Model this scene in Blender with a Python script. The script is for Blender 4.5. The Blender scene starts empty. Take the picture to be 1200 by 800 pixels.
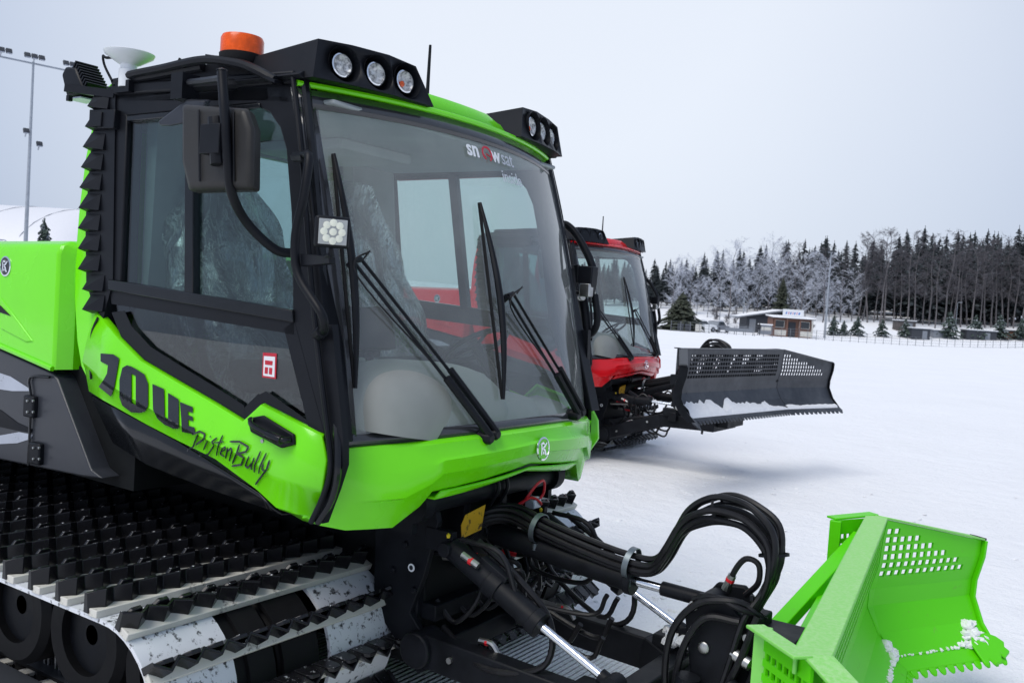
import bpy, bmesh, math, random
from mathutils import Vector, Matrix, noise
from math import sin, cos, pi, radians, atan2
random.seed(7)
V = Vector
scene = bpy.context.scene
COL = scene.collection

# ------------------------------------------------------------------ camera
FPX = 1100.0                                    # focal length in photo pixels (1200 wide)
CAM = V((2.4, -3.37, 1.82))
_a, _p, _r = radians(33.6), radians(2.5), radians(3.8)
_F = V((-sin(_a), cos(_a), 0)); _R = V((cos(_a), sin(_a), 0)); _U = V((0, 0, 1))
CF = _F * cos(_p) - _U * sin(_p); _U2 = _U * cos(_p) + _F * sin(_p)
CR = _R * cos(_r) + _U2 * sin(_r); CU = _U2 * cos(_r) - _R * sin(_r)
camd = bpy.data.cameras.new('camera'); cam = bpy.data.objects.new('camera', camd); COL.objects.link(cam)
camd.sensor_width = 36; camd.lens = 36 * FPX / 1200
camd.clip_start = 0.05; camd.clip_end = 3000
cam.matrix_world = Matrix((( CR.x, CU.x, -CF.x, CAM.x), (CR.y, CU.y, -CF.y, CAM.y), (CR.z, CU.z, -CF.z, CAM.z), (0, 0, 0, 1)))
camd.dof.use_dof = True; camd.dof.focus_distance = 4.2; camd.dof.aperture_fstop = 7.0
scene.camera = cam

# ------------------------------------------------------------------ world: overcast winter sky
w = bpy.data.worlds.new('World'); scene.world = w; w.use_nodes = True
nt = w.node_tree; nt.nodes.clear()
SUN_EL, SUN_AZ = radians(34), radians(200)
out = nt.nodes.new('ShaderNodeOutputWorld'); bg = nt.nodes.new('ShaderNodeBackground'); bg.inputs['Strength'].default_value = 0.1
sky = nt.nodes.new('ShaderNodeTexSky'); sky.sky_type = 'NISHITA'; sky.sun_disc = False
sky.sun_elevation = SUN_EL; sky.sun_rotation = SUN_AZ; sky.dust_density = 2.0
tc = nt.nodes.new('ShaderNodeTexCoord')
def wn(t, **k):
    n = nt.nodes.new(t)
    for a, b in k.items(): setattr(n, a, b)
    return n
# the cloud layer: brighter patch where the cloud is thin
dt = wn('ShaderNodeVectorMath', operation='DOT_PRODUCT'); nt.links.new(tc.outputs['Generated'], dt.inputs[0])
bd = (CF + CR * 0.05 + CU * 0.42).normalized(); dt.inputs[1].default_value = bd
mr = wn('ShaderNodeMapRange'); mr.inputs[1].default_value = 0.78; mr.inputs[2].default_value = 1.0
nt.links.new(dt.outputs['Value'], mr.inputs[0])
nz = wn('ShaderNodeTexNoise'); nz.inputs['Scale'].default_value = 2.2; nz.inputs['Detail'].default_value = 3
nt.links.new(tc.outputs['Generated'], nz.inputs['Vector'])
ad = wn('ShaderNodeMath', operation='MULTIPLY_ADD'); nt.links.new(nz.outputs['Fac'], ad.inputs[0]); ad.inputs[1].default_value = 0.16
nt.links.new(mr.outputs[0], ad.inputs[2])
cr = wn('ShaderNodeValToRGB'); nt.links.new(ad.outputs[0], cr.inputs[0])
cr.color_ramp.elements[0].position = 0.05; cr.color_ramp.elements[0].color = (0.35, 0.43, 0.60, 1)
cr.color_ramp.elements[1].position = 1.0; cr.color_ramp.elements[1].color = (0.78, 0.83, 0.92, 1)
sc = wn('ShaderNodeVectorMath', operation='SCALE'); nt.links.new(cr.outputs[0], sc.inputs[0]); sc.inputs['Scale'].default_value = 6.9
mx = wn('ShaderNodeMix', data_type='RGBA'); mx.inputs[0].default_value = 0.93
nt.links.new(sky.outputs[0], mx.inputs[6]); nt.links.new(sc.outputs[0], mx.inputs[7])
nt.links.new(mx.outputs[2], bg.inputs['Color']); nt.links.new(bg.outputs[0], out.inputs[0])

sund = bpy.data.lights.new('sun', 'SUN'); sund.energy = 1.5; sund.angle = radians(38); sund.color = (1.0, 0.96, 0.90)
sun = bpy.data.objects.new('sun', sund); COL.objects.link(sun)
sd = V((-0.15, -1.0, 1.35)).normalized()         # towards the sun
SUN_EL = math.asin(sd.z); sky.sun_elevation = SUN_EL; sky.sun_rotation = atan2(sd.x, sd.y)
sun.rotation_euler = sd.to_track_quat('Z', 'Y').to_euler()
vs = scene.view_settings; vs.view_transform = 'Standard'; vs.look = 'None'; vs.exposure = 0.66; vs.gamma = 1.0; vs.use_curve_mapping = False

# ------------------------------------------------------------------ measuring helpers (photo pixel -> point of a real surface)
def ray(u, v): return CF + CR * ((u - 600) / FPX) - CU * ((v - 400) / FPX)
def at(u, v, x=None, y=None, z=None):
    d = ray(u, v); i, q = (0, x) if x is not None else (1, y) if y is not None else (2, z)
    return CAM + d * ((q - CAM[i]) / d[i])
def atd(u, v, dist): return CAM + ray(u, v) * dist
def S(u, v, o=0.0):                              # right cab side, leaning in towards the roof; o = outwards
    d = ray(u, v); n = V((0, 1, -.06)); q = V((0, -.97, 1.3))
    return CAM + d * ((q - CAM).dot(n) / d.dot(n)) + V((0, -o, 0))
def wsx(y, z):                                   # windscreen surface
    k = min(abs(y), 1.0) / .92
    b = .30 - .27 * k ** 2.3; t = -.10 - .19 * k ** 2
    s = (z - 1.25) / 1.32
    return b + (t - b) * s + .03 * sin(pi * max(0, min(1, s)))
def WS(u, v, o=0.0):
    d = ray(u, v); lo = None; prev = None
    t = 1.5
    while t < 8:
        p = CAM + d * t; g = p.x - wsx(p.y, p.z)
        if prev is not None and g <= 0 < prev: break
        prev = g; t += .004
    return CAM + d * t + V((o, -o * .3, 0))

# ------------------------------------------------------------------ materials
MATS = {}
def nmat(name):
    m = bpy.data.materials.new(name); m.use_nodes = True; MATS[name] = m
    return m, m.node_tree, m.node_tree.nodes['Principled BSDF']
def node(nt, t, **k):
    n = nt.nodes.new(t)
    for a, b in k.items(): setattr(n, a, b)
    return n
def noise_tex(nt, scale, detail=4, rough=.6, stretch=None):
    tcn = node(nt, 'ShaderNodeTexCoord'); n = node(nt, 'ShaderNodeTexNoise')
    n.inputs['Scale'].default_value = scale; n.inputs['Detail'].default_value = detail; n.inputs['Roughness'].default_value = rough
    if stretch:
        mp = node(nt, 'ShaderNodeMapping'); mp.inputs['Scale'].default_value = stretch
        nt.links.new(tcn.outputs['Object'], mp.inputs[0]); nt.links.new(mp.outputs[0], n.inputs[0])
    else: nt.links.new(tcn.outputs['Object'], n.inputs[0])
    return n
def ramp(nt, src, p0, c0, p1, c1):
    r = node(nt, 'ShaderNodeValToRGB'); nt.links.new(src, r.inputs[0])
    e = r.color_ramp.elements; e[0].position = p0; e[0].color = (*c0, 1); e[1].position = p1; e[1].color = (*c1, 1)
    return r
def simple(name, col, rough=.5, metal=0, var=.12, scale=6, coat=0, bump=0, bscale=200, spec=.5):
    m, nt, b = nmat(name)
    n = noise_tex(nt, scale)
    r = ramp(nt, n.outputs['Fac'], .3, [c * (1 - var) for c in col], .7, [min(1, c * (1 + var)) for c in col])
    nt.links.new(r.outputs[0], b.inputs['Base Color'])
    rr = ramp(nt, n.outputs['Fac'], .3, [rough * .85] * 3, .7, [min(1, rough * 1.2)] * 3)
    nt.links.new(rr.outputs[0], b.inputs['Roughness'])
    b.inputs['Metallic'].default_value = metal; b.inputs['Coat Weight'].default_value = coat
    b.inputs['Coat Roughness'].default_value = .04; b.inputs['Specular IOR Level'].default_value = spec
    if bump:
        n2 = noise_tex(nt, bscale, 2); bp = node(nt, 'ShaderNodeBump'); bp.inputs['Strength'].default_value = bump; bp.inputs['Distance'].default_value = .002
        nt.links.new(n2.outputs['Fac'], bp.inputs['Height']); nt.links.new(bp.outputs[0], b.inputs['Normal'])
    return m
def dirty(name, base, dirt, scale, lo, hi, rough=.5, metal=0, up=False, rough2=.9):
    """base colour with irregular patches of a second material (snow, rubbed-off paint)"""
    m, nt, b = nmat(name)
    n = noise_tex(nt, scale, 6, .7)
    src = n.outputs['Fac']
    if up:
        g = node(nt, 'ShaderNodeNewGeometry'); sp = node(nt, 'ShaderNodeSeparateXYZ'); nt.links.new(g.outputs['Normal'], sp.inputs[0])
        mr = node(nt, 'ShaderNodeMapRange'); mr.inputs[1].default_value = .35; mr.inputs[2].default_value = .9; nt.links.new(sp.outputs[2], mr.inputs[0])
        ml = node(nt, 'ShaderNodeMath', operation='MULTIPLY'); nt.links.new(src, ml.inputs[0]); nt.links.new(mr.outputs[0], ml.inputs[1]); src = ml.outputs[0]
    k = ramp(nt, src, lo, (0, 0, 0), hi, (1, 1, 1))
    mc = node(nt, 'ShaderNodeMix', data_type='RGBA'); nt.links.new(k.outputs[0], mc.inputs[0])
    mc.inputs[6].default_value = (*base, 1); mc.inputs[7].default_value = (*dirt, 1)
    nt.links.new(mc.outputs[2], b.inputs['Base Color'])
    mm = node(nt, 'ShaderNodeMapRange'); mm.inputs[3].default_value = rough; mm.inputs[4].default_value = rough2
    nt.links.new(k.outputs[0], mm.inputs[0]); nt.links.new(mm.outputs[0], b.inputs['Roughness'])
    m2 = node(nt, 'ShaderNodeMapRange'); m2.inputs[3].default_value = metal; m2.inputs[4].default_value = 0
    nt.links.new(k.outputs[0], m2.inputs[0]); nt.links.new(m2.outputs[0], b.inputs['Metallic'])
    return m
def glass(name, tint, ior=1.5, rough=0.0, boost=1.0, sky_haze=None):
    m = bpy.data.materials.new(name); m.use_nodes = True; MATS[name] = m
    nt = m.node_tree; nt.nodes.clear()
    o = node(nt, 'ShaderNodeOutputMaterial'); t = node(nt, 'ShaderNodeBsdfTransparent'); g = node(nt, 'ShaderNodeBsdfGlossy')
    t.inputs[0].default_value = (*tint, 1); g.inputs['Roughness'].default_value = rough
    f = node(nt, 'ShaderNodeLayerWeight'); f.inputs[0].default_value = .5
    pw = node(nt, 'ShaderNodeMath', operation='POWER'); nt.links.new(f.outputs['Facing'], pw.inputs[0]); pw.inputs[1].default_value = 4.2
    mu = node(nt, 'ShaderNodeMath', operation='MULTIPLY_ADD'); mu.use_clamp = True; nt.links.new(pw.outputs[0], mu.inputs[0]); mu.inputs[1].default_value = .9; mu.inputs[2].default_value = .06 * boost
    mx = node(nt, 'ShaderNodeMixShader'); nt.links.new(mu.outputs[0], mx.inputs[0]); nt.links.new(t.outputs[0], mx.inputs[1]); nt.links.new(g.outputs[0], mx.inputs[2])
    last = mx.outputs[0]
    if sky_haze:                                     # milky sky reflection painted as a pale diffuse layer on the pane
        d = node(nt, 'ShaderNodeBsdfDiffuse'); d.inputs[0].default_value = (.66, .68, .65, 1)
        n = noise_tex(nt, 1.6, 3); k = ramp(nt, n.outputs['Fac'], .35, [sky_haze * .6] * 3, .7, [sky_haze * 1.3] * 3)
        m2 = node(nt, 'ShaderNodeMixShader'); nt.links.new(k.outputs[0], m2.inputs[0]); nt.links.new(last, m2.inputs[1]); nt.links.new(d.outputs[0], m2.inputs[2]); last = m2.outputs[0]
    nt.links.new(last, o.inputs[0])
    return m
GREEN = simple('green_paint', (.165, .74, .003), .26, var=.04, scale=2, coat=.25, spec=.4)
GREENM = dirty('green_steel', (.10, .62, .002), (.16, .40, .06), 22, .62, .80, .40, rough2=.6)
GREENM.node_tree.nodes['Principled BSDF'].inputs['Specular IOR Level'].default_value = .3
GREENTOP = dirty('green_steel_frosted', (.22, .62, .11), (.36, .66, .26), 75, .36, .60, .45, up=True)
RED = simple('red_paint', (.75, .006, .012), .26, var=.04, scale=2, coat=.25, spec=.4)
BLACK = simple('black_plastic', (.006, .007, .010), .45, var=.3, spec=.20)
BLACKG = simple('black_gloss', (.007, .008, .010), .18, var=.2, spec=.35)
STEEL = simple('black_steel', (.007, .008, .011), .5, var=.4, scale=9, bump=.15, bscale=60, spec=.16)
HULL = simple('hull_black', (.006, .007, .008), .6, var=.3, spec=.15)
BLADEBLK = dirty('dark_blade_steel', (.030, .034, .042), (.075, .08, .09), 3.5, .42, .75, .42, metal=.3, rough2=.55)
CHARC = simple('charcoal_panel', (.026, .029, .037), .34, var=.12, coat=.05, spec=.35)
SILVER = simple('silver_paint', (.42, .45, .52), .3, .3, var=.1)
RUBBER = simple('rubber', (.007, .007, .008), .6, var=.3, spec=.2)
HOSE = simple('hose_rubber', (.008, .008, .010), .4, var=.3, scale=30, spec=.3)
CHROME = simple('chrome', (.75, .78, .82), .10, 1.0, var=.05)
ZINC = simple('zinc', (.45, .45, .44), .38, 1.0, var=.2, scale=20)
ALU = simple('aluminium', (.62, .63, .65), .35, .6, var=.1)
GROUS = dirty('grouser_steel', (.008, .008, .010), (.78, .80, .84), 38, .60, .68, .26, up=True)
GROUS.node_tree.nodes['Principled BSDF'].inputs['Specular IOR Level'].default_value = .35
g_nt = GROUS.node_tree; g_b = g_nt.nodes['Principled BSDF']; g_l = g_b.inputs['Base Color'].links[0].from_socket
g_g = node(g_nt, 'ShaderNodeNewGeometry'); g_r = ramp(g_nt, g_g.outputs['Pointiness'], .56, (0, 0, 0), .66, (1, 1, 1))
g_m = node(g_nt, 'ShaderNodeMix', data_type='RGBA'); g_nt.links.new(g_r.outputs[0], g_m.inputs[0]); g_nt.links.new(g_l, g_m.inputs[6]); g_m.inputs[7].default_value = (.20, .20, .21, 1); g_nt.links.new(g_m.outputs[2], g_b.inputs['Base Color'])
PLATE = dirty('white_track_plate', (.66, .68, .72), (.04, .04, .045), 27, .55, .62, .5, rough2=.5)
IVORY = dirty('ivory_track_bar', (.60, .585, .53), (.16, .15, .14), 18, .60, .68, .5)
LOWRUN = dirty('track_belt_underside', (.045, .05, .06), (.3, .33, .38), 14, .62, .7, .5)
AMBER = simple('amber_lens', (.72, .085, .002), .25, var=.2, scale=30, coat=.15, spec=.3)
WHITE = simple('white_plastic', (.72, .74, .76), .35, var=.03)
LENS = dirty('lamp_reflector', (.78, .77, .74), (.20, .20, .20), 60, .42, .58, .25, metal=.25, rough2=.3)
YELLOW = dirty('yellow_sticker', (.72, .40, .02), (.12, .07, .02), 24, .57, .64, .45)
REDHOSE = simple('red_wire', (.6, .01, .02), .4)
STICKW = simple('white_sticker', (.75, .76, .78), .4, var=.03)
REDST = simple('red_sticker', (.5, .01, .03), .4)
DECAL = simple('dark_decal', (.013, .016, .022), .28, var=.1)
SEATC = simple('seat_cloth', (.05, .055, .06), .8)
INTER = simple('interior_grey', (.26, .28, .27), .6, var=.15, scale=3)
DASH = simple('dash_grey', (.27, .28, .26), .55, var=.12, scale=3)
LINER = simple('headliner', (.34, .37, .37), .8, var=.12, scale=3)
WSG = glass('windscreen_glass', (.86, .93, .90), 1.52, 0.0, 1.6, sky_haze=.18)
DOORG = glass('door_glass', (.70, .80, .80), 1.5, 0.0, 1.0)
LOWG = glass('dark_lower_glass', (.60, .64, .65), 1.5, 0.0, 1.2)
MIRR = simple('mirror_glass', (.8, .82, .85), .03, 1.0, var=.01)
# crumpled clear plastic wrap
m, nt, b = nmat('plastic_wrap')
b.inputs['Base Color'].default_value = (.10, .12, .12, 1); b.inputs['Roughness'].default_value = .16; b.inputs['Coat Weight'].default_value = .8
n = noise_tex(nt, 5, 5, .75, (2.5, 2.5, .9)); n.inputs['Distortion'].default_value = 2.5
bp = node(nt, 'ShaderNodeBump'); bp.inputs['Strength'].default_value = 1; bp.inputs['Distance'].default_value = .12
nt.links.new(n.outputs['Fac'], bp.inputs['Height']); nt.links.new(bp.outputs[0], b.inputs['Normal']); WRAP = m
# snow
def snow_mat(name, col=(.88, .885, .90), groom=False):
    m, nt, b = nmat(name)
    n1 = noise_tex(nt, .35, 4); r = ramp(nt, n1.outputs['Fac'], .3, [c * .955 for c in col], .7, col)
    nt.links.new(r.outputs[0], b.inputs['Base Color']); b.inputs['Roughness'].default_value = .75
    b.inputs['Specular IOR Level'].default_value = .25; b.inputs['Sheen Weight'].default_value = .1
    n2 = noise_tex(nt, 2.2, 8, .68); n3 = noise_tex(nt, 45, 3, .7)
    a = node(nt, 'ShaderNodeMath', operation='MULTIPLY_ADD'); nt.links.new(n3.outputs['Fac'], a.inputs[0]); a.inputs[1].default_value = .12; nt.links.new(n2.outputs['Fac'], a.inputs[2])
    h = a.outputs[0]
    if groom:                                    # corduroy left by the groomer's finisher
        tcn = node(nt, 'ShaderNodeTexCoord'); sp = node(nt, 'ShaderNodeSeparateXYZ'); nt.links.new(tcn.outputs['Object'], sp.inputs[0])
        mu = node(nt, 'ShaderNodeMath', operation='MULTIPLY'); nt.links.new(sp.outputs[0], mu.inputs[0]); mu.inputs[1].default_value = 2 * pi / .032
        s = node(nt, 'ShaderNodeMath', operation='SINE'); nt.links.new(mu.outputs[0], s.inputs[0])
        # only in the lane the green machine stands in
        ya = node(nt, 'ShaderNodeMath', operation='ABSOLUTE'); nt.links.new(sp.outputs[1], ya.inputs[0])
        mrr = node(nt, 'ShaderNodeMapRange'); mrr.inputs[1].default_value = .7; mrr.inputs[2].default_value = 1.3; mrr.inputs[3].default_value = .11; mrr.inputs[4].default_value = 0
        nt.links.new(ya.outputs[0], mrr.inputs[0])
        m3 = node(nt, 'ShaderNodeMath', operation='MULTIPLY_ADD'); nt.links.new(s.outputs[0], m3.inputs[0]); nt.links.new(mrr.outputs[0], m3.inputs[1]); nt.links.new(h, m3.inputs[2]); h = m3.outputs[0]
    bp = node(nt, 'ShaderNodeBump'); bp.inputs['Strength'].default_value = 1.0; bp.inputs['Distance'].default_value = .07
    nt.links.new(h, bp.inputs['Height']); nt.links.new(bp.outputs[0], b.inputs['Normal'])
    return m
SNOW = snow_mat('snow_field', groom=True); SNOWP = snow_mat('snow_patch')

# ------------------------------------------------------------------ mesh helpers
class MB:
    def __init__(s): s.v = []; s.f = []; s.m = []; s.slot = 0
    def add(s, vs, fs):
        o = len(s.v); s.v += [V(p) for p in vs]; s.f += [tuple(i + o for i in f) for f in fs]; s.m += [s.slot] * len(fs); return s
    def box(s, c, d, rot=None):
        c = V(c); h = V(d) / 2; R = rot or Matrix.Identity(3)
        vs = [c + R @ V((x * h.x, y * h.y, z * h.z)) for x in (-1, 1) for y in (-1, 1) for z in (-1, 1)]
        return s.add(vs, [(0, 1, 3, 2), (4, 6, 7, 5), (0, 4, 5, 1), (2, 3, 7, 6), (0, 2, 6, 4), (1, 5, 7, 3)])
    def beam(s, a, b, w, h, up=(0, 0, 1)):       # box from a to b
        a = V(a); b = V(b); d = (b - a); L = d.length; d.normalize(); u = V(up)
        side = d.cross(u).normalized(); u = side.cross(d)
        R = Matrix((d, side, u)).transposed()
        return s.box((a + b) / 2, (L, w, h), R)
    def prism(s, poly, off):                     # polygon extruded by vector
        n = len(poly); off = V(off); a = [V(p) for p in poly]; b = [p + off for p in a]
        fs = [tuple(range(n)), tuple(range(2 * n - 1, n - 1, -1))] + [(i, i + n, (i + 1) % n + n, (i + 1) % n) for i in range(n)]
        return s.add(a + b, fs)
    def tube(s, pts, r, n=10, smooth=True, cap=True, seg=6):
        pts = [V(p) for p in pts]
        if smooth and len(pts) > 2:
            q = []; P = [pts[0] * 2 - pts[1]] + pts + [pts[-1] * 2 - pts[-2]]
            for i in range(1, len(P) - 2):
                for k in range(seg):
                    t = k / seg; a, b, c, d = P[i - 1:i + 3]
                    q.append(.5 * ((2 * b) + (c - a) * t + (2 * a - 5 * b + 4 * c - d) * t * t + (3 * b - a - 3 * c + d) * t ** 3))
            q.append(pts[-1]); pts = q
        T = []
        for i in range(len(pts)):
            T.append((pts[min(i + 1, len(pts) - 1)] - pts[max(i - 1, 0)]).normalized())
        u = T[0].orthogonal().normalized(); vs = []; fs = []
        for i, p in enumerate(pts):
            u = (u - T[i] * u.dot(T[i])).normalized(); w_ = T[i].cross(u)
            rr = r(i / (len(pts) - 1)) if callable(r) else r
            for k in range(n):
                a = 2 * pi * k / n; vs.append(p + (u * cos(a) + w_ * sin(a)) * rr)
        for i in range(len(pts) - 1):
            for k in range(n):
                k2 = (k + 1) % n; fs.append((i * n + k, i * n + k2, (i + 1) * n + k2, (i + 1) * n + k))
        if cap: fs += [tuple(range(n - 1, -1, -1)), tuple(range((len(pts) - 1) * n, len(pts) * n))]
        return s.add(vs, fs)
    def lathe(s, prof, c, axis=(0, 0, 1), n=28, cap=True):  # prof: (radius, height)
        ax = V(axis).normalized(); u = ax.orthogonal().normalized(); w_ = ax.cross(u); c = V(c); vs = []; fs = []
        for r, h in prof:
            for k in range(n):
                a = 2 * pi * k / n; vs.append(c + ax * h + (u * cos(a) + w_ * sin(a)) * r)
        for i in range(len(prof) - 1):
            for k in range(n):
                k2 = (k + 1) % n; fs.append((i * n + k, i * n + k2, (i + 1) * n + k2, (i + 1) * n + k))
        if prof[0] == prof[-1]: cap = False
        if cap and prof[0][0] > 1e-4: fs.append(tuple(range(n - 1, -1, -1)))
        if cap and prof[-1][0] > 1e-4: fs.append(tuple(range((len(prof) - 1) * n, len(prof) * n)))
        return s.add(vs, fs)
    def grid(s, rows):
        n = len(rows[0]); vs = [p for r in rows for p in r]
        return s.add(vs, [(i * n + j, i * n + j + 1, (i + 1) * n + j + 1, (i + 1) * n + j) for i in range(len(rows) - 1) for j in range(n - 1)])
    def mirrored(s):
        m = MB(); m.v = [V((p.x, -p.y, p.z)) for p in s.v]; m.f = [tuple(reversed(f)) for f in s.f]; m.m = list(s.m); return m
    def build(s, name, mat, parent=None, bevel=0, solid=0, smooth=None, sub=0, bseg=2, soff=-1):
        me = bpy.data.meshes.new(name); me.from_pydata([tuple(p) for p in s.v], [], s.f)
        for mm in (mat if isinstance(mat, (list, tuple)) else [mat]): me.materials.append(mm)
        if any(s.m):
            for p, k in zip(me.polygons, s.m): p.material_index = k
        bm = bmesh.new(); bm.from_mesh(me); bmesh.ops.recalc_face_normals(bm, faces=bm.faces); bm.to_mesh(me); bm.free()
        if smooth is None: smooth = True
        if smooth:
            for p in me.polygons: p.use_smooth = True
            try: me.set_sharp_from_angle(angle=radians(38))
            except Exception: pass
        o = bpy.data.objects.new(name, me); COL.objects.link(o)
        if parent: o.parent = parent
        if solid: md = o.modifiers.new('solid', 'SOLIDIFY'); md.thickness = solid; md.offset = soff
        if sub: md = o.modifiers.new('sub', 'SUBSURF'); md.levels = sub; md.render_levels = sub
        if bevel:
            md = o.modifiers.new('bevel', 'BEVEL'); md.width = bevel; md.segments = bseg; md.limit_method = 'ANGLE'; md.angle_limit = radians(30)
            md.harden_normals = False
        return o
def empty(name, label, cat, loc=(0, 0, 0), group=None, rz=0):
    o = bpy.data.objects.new(name, None); COL.objects.link(o); o.location = loc; o.rotation_euler = (0, 0, rz)
    o['label'] = label; o['category'] = cat
    if group: o['group'] = group
    o.empty_display_size = .3
    return o
def tag(o, label=None, cat=None, group=None, kind=None):
    if label: o['label'] = label
    if cat: o['category'] = cat
    if group: o['group'] = group
    if kind: o['kind'] = kind
    return o
def text_mesh(body, size, bold=0, shear=0, ext=.0008):
    c = bpy.data.curves.new('t', 'FONT'); c.body = body; c.size = size; c.shear = shear; c.offset = bold; c.extrude = ext; c.resolution_u = 3
    o = bpy.data.objects.new('t', c); COL.objects.link(o)
    bpy.context.view_layer.update(); dg = bpy.context.evaluated_depsgraph_get()
    me = bpy.data.meshes.new_from_object(o.evaluated_get(dg)); r = [(v.co.copy()) for v in me.vertices], [tuple(p.vertices) for p in me.polygons]
    bpy.data.objects.remove(o); bpy.data.curves.remove(c); bpy.data.meshes.remove(me)
    return r
def ribbon(mb, pts, wd, nrm, t=.0015):
    """flat brush stroke: polyline with width"""
    pts = [V(p) for p in pts]; nrm = V(nrm).normalized(); L = []; R_ = []
    for i, p in enumerate(pts):
        d = (pts[min(i + 1, len(pts) - 1)] - pts[max(i - 1, 0)]).normalized(); sd_ = nrm.cross(d).normalized()
        k = wd * (1 if 0 < i < len(pts) - 1 else .55)
        L.append(p + sd_ * k / 2); R_.append(p - sd_ * k / 2)
    for i in range(len(pts) - 1): mb.prism([L[i], L[i + 1], R_[i + 1], R_[i]], nrm * t)
# ------------------------------------------------------------------ the snow groomer
def both(mb, name, mat, root, **k):
    a = mb.build(name, mat, root, **k); b = mb.mirrored().build(name, mat, root, **k); return a, b

def cab(root, paint, full):
    O = lambda L, o=0: [S(u, v, o) for u, v in L]
    IN = V((0, .05, 0))
    # --- frame of the cab
    f = MB()
    f.prism(O([(124, 101), (350, 86), (350, 122), (310, 120), (148, 136), (122, 130)]), (0, .10, 0))        # header
    f.prism(O([(132, 128), (149, 134), (141, 336), (129, 334)]), (0, .08, 0))                               # rear post
    f.prism(O([(300, 110), (338, 112), (352, 112), (372, 300), (394, 520), (380, 512), (343, 376), (341, 250), (335, 175), (328, 150), (316, 132), (300, 124)]), (0, .09, 0))
    both(f, 'cab_frame', BLACK, root, bevel=.006)
    g = MB(); g.prism(O([(129, 327), (345, 363), (346, 378), (129, 340)], .012), (0, .05, 0))
    g.prism(O([(218, 128), (228, 128), (227, 346), (217, 344)], .006), (0, .04, 0))
    g.prism(O([(150, 136), (306, 121), (306, 127), (150, 143)], .008), (0, .03, 0))
    both(g, 'window_frame', BLACKG, root, bevel=.004)
    # --- A pillars (slightly shiny trim)
    p = MB()
    path = [(357, 93), (366, 180), (376, 290), (388, 420), (398, 530), (392, 580), (374, 612)]
    p.tube([WS(u, v, .0) if v < 500 else S(u, v, .008) for u, v in path], lambda s: .020 - .008 * s, 8)
    p.build('pillar', BLACKG, root); q_ = p.mirrored(); q_.v = [v_ + V((-.10 * max(0, min(1, (1.5 - v_.z) / .3)), 0, 0)) for v_ in q_.v]; q_.build('pillar', BLACKG, root)
    p = MB(); p.tube([S(348, 92, .02), S(358, 180, .02), S(366, 290, .02), S(376, 400, .02), S(388, 500, .02), S(392, 548, .02), S(383, 582, .022), S(369, 611, .02)], .010, 8)
    p.prism([S(u, v, .004) for u, v in ((374, 380), (390, 380), (403, 515), (403, 545), (394, 573), (379, 613), (368, 611), (384, 572), (388, 540), (380, 470))], (0, .03, 0))
    p.build('door_seal', BLACK, root); q_ = p.mirrored(); q_.v = [v_ + V((-.13 * max(0, min(1, (1.7 - v_.z) / .5)), 0, 0)) for v_ in q_.v]; q_.build('door_seal', BLACK, root)
    # --- side glass
    a = MB(); a.prism(O([(147, 134), (330, 118), (342, 180), (344, 374), (140, 336)], -.018), (0, .004, 0))
    a.build('side_window', DOORG, root, smooth=False); a.mirrored().build('side_window', DOORG, root, smooth=False)
    lo = [(129, 338), (345, 376), (380, 507), (309, 471), (289, 492), (255, 471), (210, 445), (169, 421), (142, 394), (131, 366)]
    li = [(146, 352), (333, 382), (350, 470), (340, 474), (308, 452), (286, 474), (255, 455), (214, 430), (178, 408), (154, 384), (146, 366)]
    a = MB(); a.prism(O(lo, -.016), (0, .004, 0)); both(a, 'lower_window', LOWG, root, smooth=False)
    # black ceramic border: strips between outline and inner outline
    ro = O(lo, .001); b = MB()
    def strip(pts, wv):
        b.prism(O(pts, .001), (0, .003, 0))
    strip([(129, 338), (345, 376), (345, 392), (131, 356)], 0)
    strip([(345, 376), (380, 507), (362, 502), (333, 385)], 0)
    strip([(309, 471), (380, 507), (368, 498), (312, 458), (303, 463)], 0)
    strip([(289, 492), (309, 471), (303, 461), (286, 478)], 0)
    strip([(289, 492), (255, 471), (210, 445), (169, 421), (142, 394), (131, 366), (146, 364), (154, 382), (176, 406), (214, 430), (255, 455), (286, 475)], 0)
    both(b, 'window_border', BLACK, root, smooth=False)
    # --- door panel, three lofted lines so it catches light like pressed metal
    T = [(116, 362), (142, 394), (169, 421), (210, 445), (255, 471), (289, 492), (309, 471), (345, 489), (379, 507)]
    B = [(103, 461), (119, 471), (136, 480), (170, 499), (205, 517), (250, 539), (300, 577), (322, 598), (364, 609)]
    rows = []
    for t, o in ((0, -.012), (.03, .014), (.30, .026), (.62, .036), (.70, .020), (.97, -.004), (1.0, -.03)):
        rows.append([S(a_[0] + (b_[0] - a_[0]) * t + (16 * sin(pi * t) if i == 8 else 0) - (3 * sin(pi * t) if i == 0 else 0),
                       a_[1] + (b_[1] - a_[1]) * t - (0 if i < 6 else 0), o) for i, (a_, b_) in enumerate(zip(T, B))])
    d = MB().grid(rows)
    door, door2 = both(d, 'door', paint, root, solid=.02)
    dv = d
    def on(u, v, o):                               # the pressed panel stands proud of the cab side by a changing amount
        return S(u, v, .040 + o)
    # handle: cup, grip, lock
    h = MB(); cup = [(298, 489), (316, 486), (352, 508), (353, 520), (338, 524), (302, 505)]
    h.prism([S(u, v, .036) for u, v in cup], (0, .014, 0)); hd = h.build('door_handle', BLACK, door, bevel=.004)
    h = MB(); h.tube([on(304, 490, .0), on(312, 496, .028), (on(330, 506, .032)), on(346, 513, .028), on(350, 514, .0)], .011, 8)
    h.tube([on(330, 507, .03), on(347, 514, .03)], .017, 8)
    h.build('grip', BLACKG, door, bevel=.002)
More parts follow.
